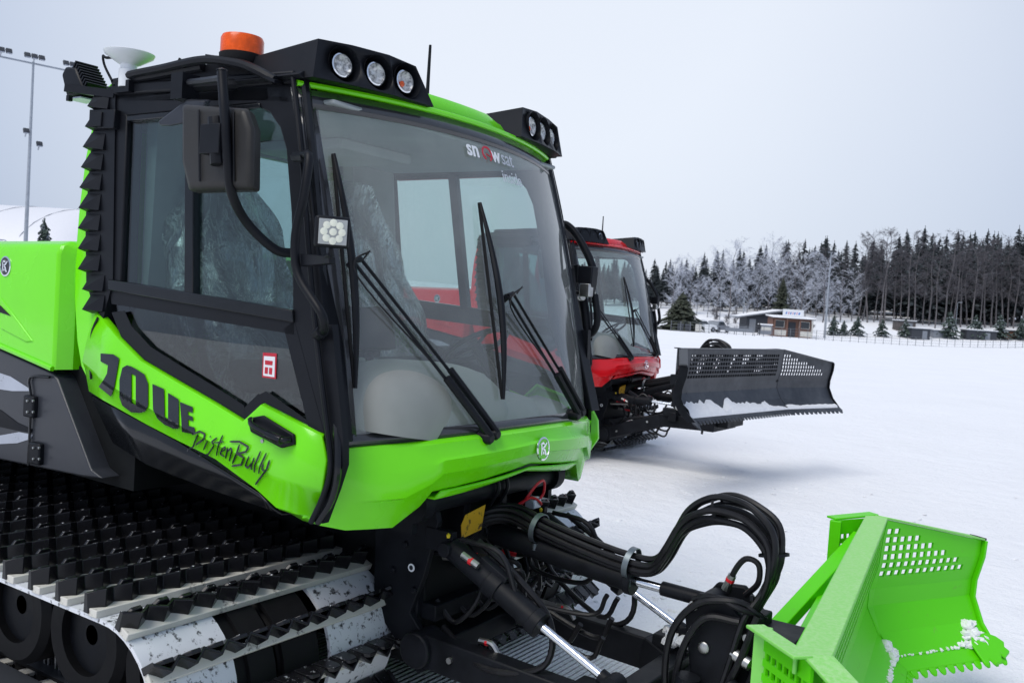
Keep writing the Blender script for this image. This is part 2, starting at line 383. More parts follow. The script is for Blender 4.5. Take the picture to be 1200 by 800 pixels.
    h = MB(); h.lathe([(.0075, 0), (.0075, .006), (.004, .007)], on(330, 514, .048), (0, -1, 0), 12); h.build('lock', ZINC, door)
    # --- black sill under the door, tucked inwards
    s = MB()
    up = [(103, 463), (138, 482), (205, 518), (300, 579), (315, 596)]
    dn = [(120, 520), (160, 546), (225, 572), (300, 598), (318, 606)]
    s.grid([[S(u, v, -.012) for u, v in up], [S(u, v, -.03) for u, v in [(a_[0] * .5 + b_[0] * .5, a_[1] * .5 + b_[1] * .5) for a_, b_ in zip(up, dn)]],
            [S(u, v, -.05) for u, v in dn], [S(u, v, -.05) + V((0, .3, -.02)) for u, v in dn]])
    both(s, 'sill', BLACKG, root, solid=.01)
    # --- painted column behind the door and louvre strip
    c = MB(); c.prism(O([(130, 97), (126, 102), (112, 128), (100, 185), (93, 240), (88, 300), (87, 350), (90, 400), (95, 430), (104, 448), (110, 446), (114, 380), (108, 330), (104, 260), (112, 190), (122, 118)], 0), (0, .42, 0))
    both(c, 'rear_column', paint, root, bevel=.018, bseg=3)
    c = MB(); c.prism(O([(134, 104), (147, 134), (139, 336), (112, 440), (134, 450), (150, 300), (160, 130)], -.11), (0, .34, 0)); both(c, 'inner_lining', INTER, root)
    c = MB(); c.tube([S(u, v, .022) for u, v in ((120, 372), (113, 390), (111, 420), (112, 444))], .005, 6); both(c, 'panel_gap', BLACKG, root)
    c = MB(); c.prism(O([(116, 108), (137, 112), (134, 330), (121, 380), (116, 378), (103, 330), (102, 260), (108, 180)], .008), (0, .12, 0))
    ys = [118 + i * 23.6 for i in range(11)]
    for i, v in enumerate(ys):
        u = 116 - 13 * sin(min(1, (v - 100) / 170) * pi / 2) + (5 if v > 320 else 0)
        a0, a1, a2, a3 = S(u - 1, v + 9, .045), S(u + 2, v - 9, .012), S(u + 17, v - 8, .010), S(u + 17, v + 11, .022)
        c.add([a0, a1, a2, a3, S(u + 1, v + 13, .006), a0 + V((0, .1, 0)), S(u + 1, v + 13, .0) + V((0, .1, 0)), a1 + V((0, .1, 0)), a2 + V((0, .1, 0)), a3 + V((0, .1, 0))],
              [(0, 1, 2, 3), (0, 3, 4), (0, 5, 7, 1), (0, 4, 6, 5), (3, 9, 6, 4), (2, 8, 9, 3), (1, 7, 8, 2)])
    both(c, 'louvre_strip', BLACK, root, smooth=False)
    h = MB(); h.prism(O([(112, 130), (142, 130), (140, 152), (111, 152)], .03), (0, .06, 0)); h.prism(O([(114, 133), (128, 133), (127, 150), (113, 150)], .038), (0, .03, 0))
    both(h, 'door_hinge', BLACK, root, bevel=.003)
    # --- windscreen with its printed border
    ny, nz = 26, 14
    def wrow(z, y0, n=ny): return [V((wsx(-y0 + 2 * y0 * j / n, z), -y0 + 2 * y0 * j / n, z)) for j in range(n + 1)]
    zt = lambda y: 2.575 - .02 * (abs(y) / .92) ** 2
    zb = lambda y: 1.245 + .04 * (1 - (abs(y) / .92) ** 2)
    gm = MB()
    gm.grid([[V((wsx(y, zb(y) + (zt(y) - zb(y)) * i / nz), y, zb(y) + (zt(y) - zb(y)) * i / nz)) for y in [-.925 + 1.85 * j / ny for j in range(ny + 1)]] for i in range(nz + 1)])
    gm.build('windscreen', WSG, root)
    bm_ = MB()
    def band(f0, f1, y0, y1, n=20, o=.003):
        rows = []
        for f_ in (f0, f1):
            r = []
            for j in range(n + 1):
                y = y0 + (y1 - y0) * j / n; z = zb(y) + (zt(y) - zb(y)) * f_; r.append(V((wsx(y, z) + o, y, z)))
            rows.append(r)
        bm_.grid(rows)
    band(.945, 1.0, -.925, .925, 26); band(0, .035, -.925, .925, 26)
    for s_ in (-1, 1):
        rows = []
        for i in range(15):
            f_ = i / 14; r = []
            for yy in (.925, .845):
                y = s_ * yy; z = zb(y) + (zt(y) - zb(y)) * (.03 + .92 * f_); r.append(V((wsx(y, z) + .003, y, z)))
            rows.append(r)
        bm_.grid(rows)
    bm_.build('screen_border', simple('ceramic_border' + root.name, (.035, .036, .040), .22, coat=.5), root, solid=.002)
    # --- nose (front hood)
    ysn = [-.985, -.975, -.935, -.86, -.78, -.70, -.60, -.555, -.45, -.3, -.15, 0]
    def bot(y):
        k = abs(y)
        return 1.0 if k > .96 else .965 if k > .9 else .945 + (.0 if k > .68 else (0.68 - k) * .9) if k > .56 else 1.07 + (.56 - k) * .11
    def nx(y): 
        k = abs(y); return .315 - .27 * (k / .92) ** 2.3 - (.0 if k < .93 else (k - .93) * .8)
    cols = ysn + [-y for y in ysn[-2::-1]]
    rows = []
    for t, dx in ((-.03, -.10), (0, -.002), (.05, .014), (.30, .022), (.36, .034), (.62, .030), (.66, .006), (.94, -.012), (1, -.025), (1.0, -.12)):
        r = []
        for y in cols:
            z1 = 1.29 - .045 * (abs(y) / .92) ** 2; z0 = bot(y)
            wv = 1 if abs(y) < .8 else max(0, (.985 - abs(y)) / .185)
            r.append(V((nx(y) + dx * (wv if dx > 0 else 1), y * (1 if dx > -.05 else .995), z1 + (z0 - z1) * t)))
        rows.append(r)
    nose = MB().grid(rows).build('front_hood', paint, root, solid=.012)
    # cheeks hanging down in front of the tracks are closed by side flanks
    ck = MB(); ck.prism([V((.05, -.975, 1.22)), V((.0, -.978, 1.0)), V((-.05, -.975, .985)), V((.02, -.975, 1.22))], (0, .03, 0))
    both(ck, 'hood_flank', paint, root, bevel=.004)
    # under-nose lip, darker recess with second painted edge
    lip = MB()
    r0, r1, r2 = [], [], []
    for j in range(17):
        y = -.52 + 1.04 * j / 16; r0.append(V((nx(y) - .02, y, 1.075 + (.52 - abs(y)) * .09))); r1.append(V((nx(y) - .05, y, 1.045 + (.52 - abs(y)) * .12))); r2.append(V((nx(y) - .22, y, 1.04 + (.52 - abs(y)) * .1)))
    lip.grid([r0, r1, r2]); lip.build('hood_lip', paint, root, solid=.012)
    # emblem: ring, disc, letter strokes
    def emblem(c, nrm, r, par):
        nrm = V(nrm).normalized(); c = V(c)
        e = MB(); e.lathe([(r, 0), (r, .004), (r * .86, .006), (r * .84, .003)], c, nrm, 28)
        up = (V((0, 0, 1)) - nrm * nrm.z).normalized(); rt = up.cross(nrm).normalized()
        q = lambda a, b_: c + rt * a * r + up * b_ * r + nrm * .004
        o = e.build('emblem', CHROME, par)
        k = MB(); k.lathe([(r * .84, .0), (r * .84, .0035)], c, nrm, 28); k.build('emblem_disc', CHARC if par is not nose else paint, o)
        k = MB()
        for L in ([(-.38, .5), (-.30, 0), (-.42, -.5)], [(-.5, .42), (-.1, .5), (.1, .38)], [(.5, .5), (.15, .2), (-.25, .02)], [(-.2, .05), (.15, -.12), (.3, -.5), (.45, -.5)], [(-.2, -.45), (-.05, -.25), (.05, -.45)]):
            ribbon(k, [q(a, b_) for a, b_ in L], r * .2, nrm, .003)
        k.build('emblem_mark', CHROME, o)
        return o
    emblem((.352, 0, 1.205), (1, 0, .08), .05, nose)
    # --- roof
    rf = MB(); rows = []
    for x in (-.13, -.20, -.5, -1.0, -1.45, -1.5):
        r = []
        for j in range(17):
            y = -.88 + 1.76 * j / 16; k = abs(y) / .88
            e = (0 if x in (-.13, -1.5) else 1)
            zz = 2.59 + e * (.035 + .035 * (1 - k ** 4)) + (.02 if abs(y) < .3 and e else 0)
            r.append(V((x - (.18 * k ** 2 if x > -.3 else 0), y, zz if k < 1 else 2.58)))
        rows.append(r)
    rf.grid(rows); rf.build('roof', paint, root, solid=.03)
    lr = MB(); lr.box((-.80, 0, 2.52), (1.25, 1.62, .02)); lr.box((-.98, 0, 2.485), (.6, .5, .05)); lr.build('headliner', LINER, root, bevel=.01)
    es = MB()
    es.tube([V((wsx(y, 2.585) + .004, y, 2.588 - .012 * (abs(y) / .9) ** 2)) for y in [-.90 + 1.8 * j / 16 for j in range(17)]], .012, 8)
    es.build('roof_edge', paint, root)
    # side roof rail (tube) with bracket
    rr = MB(); rr.tube([S(152, 92, .0), S(160, 90, .03), S(200, 83, .04), S(250, 74, .05), S(290, 78, .05), S(312, 86, .05), S(332, 97, .04)], .018, 8)
    rr.prism([S(255, 68, .06), S(300, 78, .06), S(336, 98, .06), S(330, 92, -.1), S(260, 62, -.1)], (0, 0, -.012))
    rr.prism([S(u, v, .0) for u, v in ((132, 99), (160, 92), (250, 74), (300, 80), (332, 96), (350, 100), (350, 118), (132, 118))], (0, .03, 0))
    both(rr, 'roof_rail', BLACK, root)
    rr = MB(); rr.beam((-1.45, -.86, 2.63), (-.3, -.86, 2.60), .09, .05); both(rr, 'roof_gutter', BLACK, root, bevel=.01)
    # --- light bars
    def lightbar(m):
        B0 = [V((-.215, -.90, 2.592)), V((-.155, -.72, 2.592)), V((-.120, -.55, 2.592)), V((-.100, -.33, 2.592))]
        T0 = [V((-.235, -.865, 2.742)), V((-.20, -.72, 2.752)), V((-.165, -.55, 2.755)), V((-.150, -.40, 2.745))]
        k = MB()
        for q in (B0, T0):
            for p_ in q: p_.x += .018
        if m > 0:
            for q in (B0, T0):
                for p_ in q: p_.y = -p_.y
        back = -.62
        TB = [V((back, p_.y, 2.70)) for p_ in T0]; BB = [V((back, p_.y, 2.592)) for p_ in B0]
        n = 4; vs = B0 + T0 + TB + BB
        fs = [(i, i + 1, n + i + 1, n + i) for i in range(3)] + [(n + i, n + i + 1, 2 * n + i + 1, 2 * n + i) for i in range(3)] + [(2 * n + i, 2 * n + i + 1, 3 * n + i + 1, 3 * n + i) for i in range(3)] + [(3 * n + i, 3 * n + i + 1, i + 1, i) for i in range(3)]
        fs += [(0, 4, 8, 12), (3, 15, 11, 7)]
        k.add(vs, fs); hb = k.build('light_bar', BLACK, root)
        # round pods cut into the face: boolean with cones
        for i, (yy) in enumerate((.765, .615, .475)):
            y = yy * m; tt = (0.9 - yy) / .57
            x = -.20 + .018 + .012 + .105 * (1 - (yy / .92) ** 2) * .62 ; zc = 2.668
            fx = {0: -.185, 1: -.148, 2: -.118}[i]
            nr = V((1, .22 * m * (yy / .76) , -.02 + .12)).normalized(); c = V((fx + .012, y, zc))
            r = .070
            cut = MB(); cut.lathe([(r * 1.02, .08), (r, -.002), (r * .78, -.075)], c, nr, 28)
            co = cut.build('pod_cut', BLACK); 
            bo = hb.modifiers.new('pod', 'BOOLEAN'); bo.object = co; bo.operation = 'DIFFERENCE'; bo.solver = 'EXACT'; CUTS.append(co)
            pd = MB(); pd.lathe([(r, .002), (r * .98, -.004), (r * .77, -.074), (.0, -.074)], c, nr, 28, cap=False); pod = pd.build('lamp_pod', BLACK, hb)
            c2 = c - nr * .032
            l = MB(); l.lathe([(.046, 0), (.046, .018), (.041, .020), (.041, .012)], c2, nr, 24, cap=False); lr_ = l.build('lamp_rim', CHROME, hb)
            l = MB(); l.lathe([(.041, .016), (.034, .006), (.020, .001), (.012, .004), (.0, .008)], c2, nr, 20, cap=False); l.build('lamp_reflector', LENS, hb)
            l = MB(); l.lathe([(.041, .019), (.03, .026), (.015, .030), (0, .031)], c2, nr, 20, cap=False); l.build('lamp_lens', LAMPG, hb)
            if i == 2:
                l = MB(); l.lathe([(.012, .0), (.012, .014), (0, .02)], c2 + V((0, -.014, -.012)), nr, 12); l.build('indicator_bulb', AMBER, hb)
        # flat wing under the bar's outer end
        wv = MB(); wv.prism([V((-.24, .93 * m, 2.60)), V((-.60, .93 * m, 2.60)), V((-.60, .80 * m, 2.66)), V((-.26, .86 * m, 2.64))], (0, -.02 * m, -.014)); wv.build('bar_bracket', BLACK, hb, bevel=.004)
    lightbar(-1); lightbar(1)
    # --- antenna on the roof
    a = MB(); a.lathe([(.03, 0), (.03, .012), (.014, .03), (.009, .05), (.0065, .30), (.006, .31)], (-.42, .03 if full else .1, 2.66), (.0, 0.0, 1), 10); a.build('antenna', BLACK, root)
    # --- beacon
    bx, by, bz = -.645, -.86, 2.682
    if not full: by = .55; bx = -1.1; bz = 2.62
    a = MB(); a.lathe([(.082, 0), (.086, .012), (.088, .035), (.080, .04)], (bx, by, bz), (0, 0, 1), 32); a.box((bx + .02, by, bz - .02), (.12, .06, .05)); bs = a.build('beacon_base', RUBBER, root)
    a = MB(); a.lathe([(.084, .036), (.084, .095), (.078, .108), (.04, .113), (0, .114)], (bx, by, bz), (0, 0, 1), 32); a.build('beacon_lens', AMBER, bs)
    return emblem, nose, door

def side_gear(root, m, full):
    """mirror, grab rail and work lamp of one side; built for the right side, mirrored with m=+1"""
    if m > 0 and full:                            # the far side of the green machine carries a camera box instead of the mirror
        a = MB(); Y = 1.10
        a.tube([at(u, v, y=Y) for u, v in ((648, 252), (653, 262), (664, 264), (676, 276), (689, 299), (696, 318))], .022, 10)
        a.tube([at(u, v, y=Y) for u, v in ((650, 264), (650, 285), (653, 310), (658, 335), (664, 360))], .008, 8)
        a.tube([at(u, v, y=Y) for u, v in ((691, 350), (686, 372), (699, 345 + 20), (700, 380), (690, 393), (674, 397))][:0] or [at(u, v, y=Y) for u, v in ((697, 345), (700, 372), (697, 386), (688, 394), (676, 397), (668, 392))], .020, 10)
        a.tube([at(u, v, y=Y) for u, v in ((683, 350), (686, 370), (688, 392))], .028, 10); a.tube([at(u, v, y=Y - .05) for u, v in ((664, 344), (676, 343), (688, 346))], .012, 8)
        mt = a.build('grab_rail', BLACK, root)
        a = MB(); a.prism([at(u, v, y=Y) for u, v in ((684, 312), (702, 313), (700, 334), (697, 348), (690, 338), (683, 332))], (0, -.07, 0)); a.build('camera_box', BLACK, mt, bevel=.008)
        a = MB(); a.box(at(687, 340, y=Y - .06), (.06, .05, .07)); a.lathe([(.02, 0), (.02, .03)], at(680, 348, y=Y - .05), (1, -.6, 0), 10); a.build('bracket', ZINC, mt, bevel=.004)
        a = MB(); a.prism([at(u, v, y=Y) for u, v in ((675, 311), (680, 310), (684, 330), (678, 332))], (0, -.03, 0)); a.build('wing_flap', BLACK, mt, bevel=.004)
        a = MB(); a.prism([at(u, v, y=Y - .02) for u, v in ((649, 323), (654, 319), (660, 334), (658, 344), (652, 340))], (0, -.03, 0)); a.build('convex_mirror', BLACK, mt, bevel=.008)
        return
    def fin(mb, name, mat, par=None, **k):
        return (mb if m < 0 else mb.mirrored()).build(name, mat, par or root, **k)
    # mirror housing: shell facing forward-right
    P = lambda u, v: at(u, v, y=-1.24)
    c = MB(); q = [P(214, 122), P(290, 127), P(298, 150), P(297, 222), P(222, 224), P(214, 190)]
    off = V((-.02, .13, 0)); ctr = sum(q, V()) / 6
    inn = [ctr + (p_ - ctr) * .88 + V((.01, -.018, 0)) for p_ in q]; bk = [p_ + V((-.045, .07, 0)) for p_ in q]
    n = 6
    c.add(q + inn + bk, [tuple(range(6, 12))] + [(i, (i + 1) % n, n + (i + 1) % n, n + i) for i in range(n)] + [(i, 2 * n + i, 2 * n + (i + 1) % n, (i + 1) % n) for i in range(n)] + [tuple(range(17, 11, -1))])
    mh = fin(c, 'mirror', MIRRSH, bevel=.022, bseg=5)
    g = MB(); g.prism([ctr + (p_ - ctr) * .9 + V((-.047, .072, 0)) for p_ in q], (-.001, .002, 0)); fin(g, 'mirror_glass', MIRR, mh, smooth=False)
    k = MB()
    for u0, u1 in ((236, 238), (276, 278)):
        k.prism([P(u0, 130) + V((.01, -.02, 0)), P(u1, 130) + V((.01, -.02, 0)), P(u1 + 1, 214) + V((.01, -.02, 0)), P(u0 + 1, 214) + V((.01, -.02, 0))], (0, -.005, 0))
    c0 = P(262, 166) + V((0, -.035, 0)); k.box(c0, (.10, .05, .10)); k.tube([P(262, 140) + V((.0, -.03, 0)), P(265, 195) + V((0, -.03, 0))], .03, 10)
    fin(k, 'mirror_clamp', BLACK, mh, bevel=.01)
    a = MB()
    a.tube([at(260, 84, y=-1.27), at(263, 130, y=-1.28), at(267, 190, y=-1.27), at(272, 228, y=-1.24), at(290, 262, y=-1.15), at(322, 292, y=-1.05), at(345, 297, y=-.99)], .017, 10)
    a.lathe([(.0, -.01), (.017, -.004), (.019, 0)], at(260, 83, y=-1.27), (0, 0, -1), 10)
    a.tube([at(262, 92, y=-1.26), at(240, 95, y=-1.14), at(222, 97, y=-1.06)], .014, 8)
    a.box(at(217, 103, y=-1.04), (.07, .08, .10)); a.tube([at(217, 103, y=-1.04), V((-.62, -.88, 2.6))], .022, 8)
    fin(a, 'mirror_arm', BLACK)
    # small convex mirror / flap behind
    b = MB(); pl = [at(185, 142, y=-1.06), at(218, 117, y=-1.06), at(240, 118, y=-1.06), at(235, 140, y=-1.06), at(200, 148, y=-1.06), at(187, 148, y=-1.06)]
    b.prism(pl, (0, .03, .01)); fin(b, 'sun_shade', CHARC, bevel=.006)
    # grab rail along the A pillar
    r = MB()
    r.tube([at(352, 186, y=-.97), at(357, 181, y=-1.0), at(362, 186, y=-1.03), at(356, 230, y=-1.05), at(347, 270, y=-1.05), at(346, 305, y=-1.05), at(353, 330, y=-1.05), at(376, 366, y=-1.05), at(380, 384, y=-1.03), at(375, 394, y=-.99)], .016, 10)
    r.tube([at(346, 184, y=-.95), at(358, 184, y=-1.0)], .02, 8); r.tube([at(372, 392, y=-.96), at(378, 388, y=-1.02)], .022, 8)
    fin(r, 'grab_rail', BLACK)
    # work lamp
    w_ = MB(); c = at(389, 272, y=-1.10); nr = V((.80, -.60, -.02)).normalized(); rt = V((0, 0, 1)).cross(nr).normalized(); up = nr.cross(rt)
    R = Matrix((rt, up, nr)).transposed()
    w_.box(c, (.115, .105, .04), R); w_.box(c - nr * .03, (.09, .08, .04), R)
    wl = fin(w_, 'work_lamp', BLACK, bevel=.010, bseg=3)
    g = MB(); g.box(c + nr * .0215, (.094, .084, .003), R); fin(g, 'lamp_face', LENSF, wl, bevel=.008)
    g = MB()
    for a_ in range(9):
        rr = 0 if a_ == 8 else .03; t = a_ * pi / 4
        g.lathe([(.0125, 0), (.0125, .002), (.006, .004), (0, .0045)], c + nr * .023 + rt * rr * cos(t) + up * rr * sin(t), nr, 12)
    fin(g, 'led_array', LEDM, wl)
    g = MB(); g.prism([at(352, 297, y=-1.04), at(386, 300, y=-1.10), at(386, 309, y=-1.10), at(352, 312, y=-1.04)], (0, .03, 0)); g.tube([c - up * .05, c - up * .09 - nr * .01], .008, 8); g.tube([c - up * .075, c - up * .075 + V((-.1, .05, -.02))], .01, 8)
    fin(g, 'lamp_bracket', BLACK, wl, bevel=.003)

def wipers(root):
    for k, (piv, cl, top, bot_, th) in enumerate([((565, 514), (405, 306), (388, 181), (413, 454), 4), ((672, 492), (585, 346), (559, 238), (586, 467), 3)]):
        o = MB(); p0 = WS(piv[0], piv[1] - 6, .05) if k == 0 else WS(668, 482, .05)
        c = WS(*cl, .055)
        du = V((0, .045, .012))
        o.tube([p0, p0 + (c - p0) * .35 + V((.01, 0, 0))], .016, 8); o.tube([p0 + du, p0 + du + (c - p0) * .38 + V((.01, 0, 0))], .014, 8)
        o.tube([p0 + (c - p0) * .33, c], .0065, 8); o.tube([p0 + du + (c - p0) * .33, c + du * .9], .0065, 8)
        o.tube([c, c + du * .9], .011, 8)
        o.lathe([(.026, 0), (.026, .05), (.018, .06)], p0 + V((-.05, 0, -.01)), (1, 0, 0), 14); o.lathe([(.024, 0), (.024, .05), (.016, .06)], p0 + du + V((-.05, 0, -.01)), (1, 0, 0), 14)
        ar = o.build('wiper', BLACK, root)
        b = MB(); pts = []
        for i in range(9):
            t = i / 8; pts.append(WS(top[0] + (bot_[0] - top[0]) * t + 2 * sin(pi * t) * 0, top[1] + (bot_[1] - top[1]) * t, .014))
        b.tube(pts, .007, 6); b.build('wiper_rubber', RUBBER, ar)
        b = MB(); pts = [WS(top[0] + (bot_[0] - top[0]) * t - 0 + 5 * sin(pi * t), top[1] + (bot_[1] - top[1]) * t, .022 + .028 * sin(pi * t)) for t in [i / 8 for i in range(9)]]
        b.tube(pts, lambda s_: .006 + .009 * sin(pi * s_), 8)
        mid = pts[4]; b.tube([pts[3], mid, pts[5]], .014, 8)
        b.tube([WS(cl[0], cl[1], .055), WS(cl[0] - 1, cl[1] + 6, .03)], .014, 8)
        b.build('wiper_blade', BLACK, ar)
        h = MB()                                  # washer hose
        a0 = p0 + (c - p0) * .4; h.tube([a0, c + V((.02, .0, -.05)), c + V((.05, .03, .04)), c + V((.03, .02, .01))], .0035, 6); h.build('washer_hose', HOSE, ar)

def cab_inside(root):
    f = MB(); f.box((-.75, 0, 1.06), (1.45, 1.78, .05)); f.build('cab_floor', INTER, root)
    b = MB(); b.box((-1.44, 0, 1.35), (.06, 1.74, .75)); b.box((-1.44, -.82, 2.1), (.06, .12, .9)); b.box((-1.44, .82, 2.1), (.06, .12, .9)); b.box((-1.44, 0, 2.52), (.06, 1.74, .10))
    b.build('rear_wall', INTER, root, bevel=.01)
    g = MB(); g.box((-1.45, 0, 2.1), (.006, 1.55, .75)); g.build('rear_window', DOORG, root, smooth=False)
    d = MB(); rows = []
    for x, z in ((.24, 1.10), (.235, 1.26), (.14, 1.31), (.0, 1.33), (-.10, 1.30), (-.16, 1.1)):
        rows.append([V((x - .22 * (abs(y) / .85) ** 2.2, y, z + (.07 if abs(y) < .3 and x < .2 else 0))) for y in [-.84 + .084 * i for i in range(21)]])
    d.grid(rows); d.build('dashboard', DASH, root)
    sq = lambda q, e: math.copysign(abs(q) ** e, q)
    c = MB(); c.grid([[V((.0 + .22 * sq(cos(a), .7) * sq(sin(b), .6), -.36 + .46 * sq(cos(b), .7), 1.25 + .30 * sq(sin(a), .7) * sq(sin(b), .6) - .06 * cos(b))) for a in [pi * j / 30 for j in range(31)]] for b in [pi * i / 36 for i in range(37)]])
    c.build('dash_cowl', DASH, root)
    c = MB(); c.box((-.45, -.02, 1.28), (.9, .26, .42)); c.build('centre_console', DASH, root, bevel=.05, bseg=4)
    # instrument hump on the console
    s = MB()
    for q, y in ((0, -.44), (1, .46)):
        s = MB(); s.box((-.95, y, 1.42), (.52, .5, .14)); s.box((-.95, y, 1.24), (.4, .4, .24)); st = s.build('seat', SEATC, root, bevel=.05, bseg=4)
        k = MB(); k.box((-1.22, y, 1.80), (.13, .48, .66), Matrix.Rotation(radians(-10), 3, 'Y')); k.build('backrest', SEATC, st, bevel=.05, bseg=4)
        k = MB(); k.box((-1.30, y, 2.22), (.10, .28, .20), Matrix.Rotation(radians(-10), 3, 'Y')); k.build('headrest', SEATC, st, bevel=.04, bseg=4)
        # clear plastic cover: lumpy sheath round the seat
        w_ = MB(); rows = []
        for i in range(26):
            t = i / 25; z = 1.30 + 1.10 * t
            wd = (.31 + .04 * sin(5 * t)) if z < 2.06 else .31 - .55 * (z - 2.06); dp = .34 - .24 * min(1, t * 1.7); cx = -1.0 - .29 * min(1, t * 1.15)
            r = []
            for j in range(36):
                a = 2 * pi * j / 36; nn = noise.noise(V((cos(a) * 2.2 + 5 * q, sin(a) * 2.2, t * 4.0 + 9 * q))) * .07 + noise.noise(V((cos(a) * 7, sin(a) * 7 + 3 * q, t * 2.5))) * .035
                sq = lambda c_: math.copysign(abs(c_) ** .6, c_)
                r.append(V((cx + (dp + nn) * sq(cos(a)), y + (max(.1, wd) + nn) * sq(sin(a)), z)))
            r.append(r[0]); rows.append(r)
        rows.append([V((-1.29, y, 2.42))] * 37)
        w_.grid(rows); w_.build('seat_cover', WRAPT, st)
    h = MB(); h.box((-.30, -.40, 1.66), (.05, .26, .18), Matrix.Rotation(radians(-14), 3, 'Y')); h.tube([V((-.30, -.40, 1.56)), V((-.25, -.36, 1.3))], .018, 8); mo = h.build('monitor', BLACK, root, bevel=.01); h = MB(); h.box((-.33, -.40, 1.665), (.004, .23, .15), Matrix.Rotation(radians(-14), 3, 'Y')); h.build('screen', BLACKG, mo)
    h = MB(); ring = []
    cc = V((-.36, .46, 1.58)); ax = V((-.55, 0, .83)).normalized(); u = V((0, 1, 0)); v = ax.cross(u)
    h.tube([cc + (u * cos(2 * pi * i / 24) + v * sin(2 * pi * i / 24)) * .17 for i in range(25)], .014, 8, smooth=False)
    for a in (0, 2.1, 4.2): h.tube([cc, cc + (u * cos(a) + v * sin(a)) * .17], .01, 6)
    h.tube([cc, V((-.1, .46, 1.28))], .03, 8); h.build('steering_wheel', BLACK, root)
    j = MB(); j.box((-.62, -.17, 1.55), (.3, .08, .06)); j.tube([V((-.5, -.17, 1.57)), V((-.47, -.17, 1.70))], .02, 8); j.lathe([(.0, 0), (.035, .01), (.038, .04), (.02, .07), (0, .075)], (-.47, -.17, 1.68), (0.1, 0, 1), 14)
    j.build('joystick', BLACK, root)

def engine_box(root, paint, emblem):
    # painted bonnet behind the cab
    sec = lambda x, zt_, zb_: [V((x, -1.0, zb_)), V((x, -1.0, zt_ - .06)), V((x, -.985, zt_ - .02)), V((x, -.94, zt_)), V((x, -.4, zt_ + .03)), V((x, .4, zt_ + .03)), V((x, .94, zt_)), V((x, .985, zt_ - .02)), V((x, 1.0, zt_ - .06)), V((x, 1.0, zb_))]
    k = MB(); rows = []
    for x, zt_, zb_ in ((-1.60, 1.93, 1.375), (-1.64, 1.955, 1.372), (-2.1, 1.945, 1.44), (-2.9, 1.93, 1.55), (-3.7, 1.90, 1.62), (-3.8, 1.84, 1.64)):
        rr = sec(x, zt_, zb_)
        if x == -1.60: rr = [V((x, math.copysign(min(abs(p_.y), .93), p_.y), p_.z)) for p_ in rr]
        rows.append(rr)
    k.grid(rows); k.add(rows[0], [tuple(range(10))]); k.add(rows[-1], [tuple(range(9, -1, -1))])
    eb = k.build('bonnet', paint, root, bevel=.012)
    t = MB(); t.tube([V((-1.64, -1.003, 1.376)), V((-2.1, -1.003, 1.444)), V((-2.9, -1.003, 1.554)), V((-3.7, -1.003, 1.624))], .012, 6); both(t, 'bonnet_edge', paint, root)
    # air scoop in the flank
    s = MB(); s.prism([at(0, 348, y=-1.006), at(38, 400, y=-1.006), at(30, 401, y=-1.006), at(0, 385, y=-1.006)], (0, .02, 0)); sc_ = s.build('air_scoop', paint, eb, bevel=.006)
    s = MB(); s.prism([at(0, 358, y=-1.009), at(12, 370, y=-1.009), at(0, 366, y=-1.009), at(-20, 355, y=-1.009)], (0, .01, 0)); s.build('scoop_grille', BLACK, sc_)
    emblem(at(7, 312, y=-1.0), (0, -1, 0), .048, eb)
    # charcoal flank panels under the bonnet, with a diagonal front edge
    c = MB(); c.prism([V((-1.66, -.99, 1.355)), V((-1.62, -.99, 1.33)), V((-1.33, -.99, .965)), V((-1.25, -.99, .94)), V((-1.40, -.99, .925)), V((-3.8, -.99, .83)), V((-3.8, -.99, 1.60)), V((-2.9, -.99, 1.53)), V((-2.1, -.99, 1.42))], (0, .10, 0))
    fp, _ = both(c, 'flank_panel', CHARC, root, bevel=.008)
    c = MB(); c.tube([at(33, 545, y=-1.0), at(36, 470, y=-1.0), at(34, 446, y=-1.0), at(40, 441, y=-1.0), at(58, 442, y=-1.0)], .006, 6); c.build('panel_gap', BLACKG, fp)
    for u, v in ((36, 476), (43, 531)):
        h = MB(); h.box(at(u, v, y=-1.0), (.085, .03, .10)); hg = h.build('panel_hinge', BLACK, fp, bevel=.008)
        for du in (-3.4, 3.4):
            for dv in (-6.5, 6.5): h = MB(); h.lathe([(.007, 0), (.006, .006), (0, .008)], at(u + du, v + dv, y=-1.016), (0, -1, 0), 8); h.build('hinge_bolt', ZINC, hg)
    # silver sweeps printed on the panel
    s = MB()
    s.prism([at(u, v, y=-.9925) for u, v in [(-40, 430), (0, 437), (12, 441), (34, 455), (34, 458), (14, 458), (0, 456), (-40, 455)]], (0, .002, 0))
    s.prism([at(u, v, y=-.9925) for u, v in [(-40, 505), (0, 510), (22, 506), (38, 509), (36, 514), (20, 519), (0, 520), (-40, 519)]], (0, .002, 0))
    s.build('silver_stripe', SILVER, fp, smooth=False)
    s = MB(); s.prism([at(u, v, y=-.9930) for u, v in [(-30, 470), (0, 480), (20, 495), (38, 503), (36, 507), (18, 504), (0, 500), (-30, 495)]], (0, .002, 0)); s.build('grey_stripe', STEEL, fp, smooth=False)

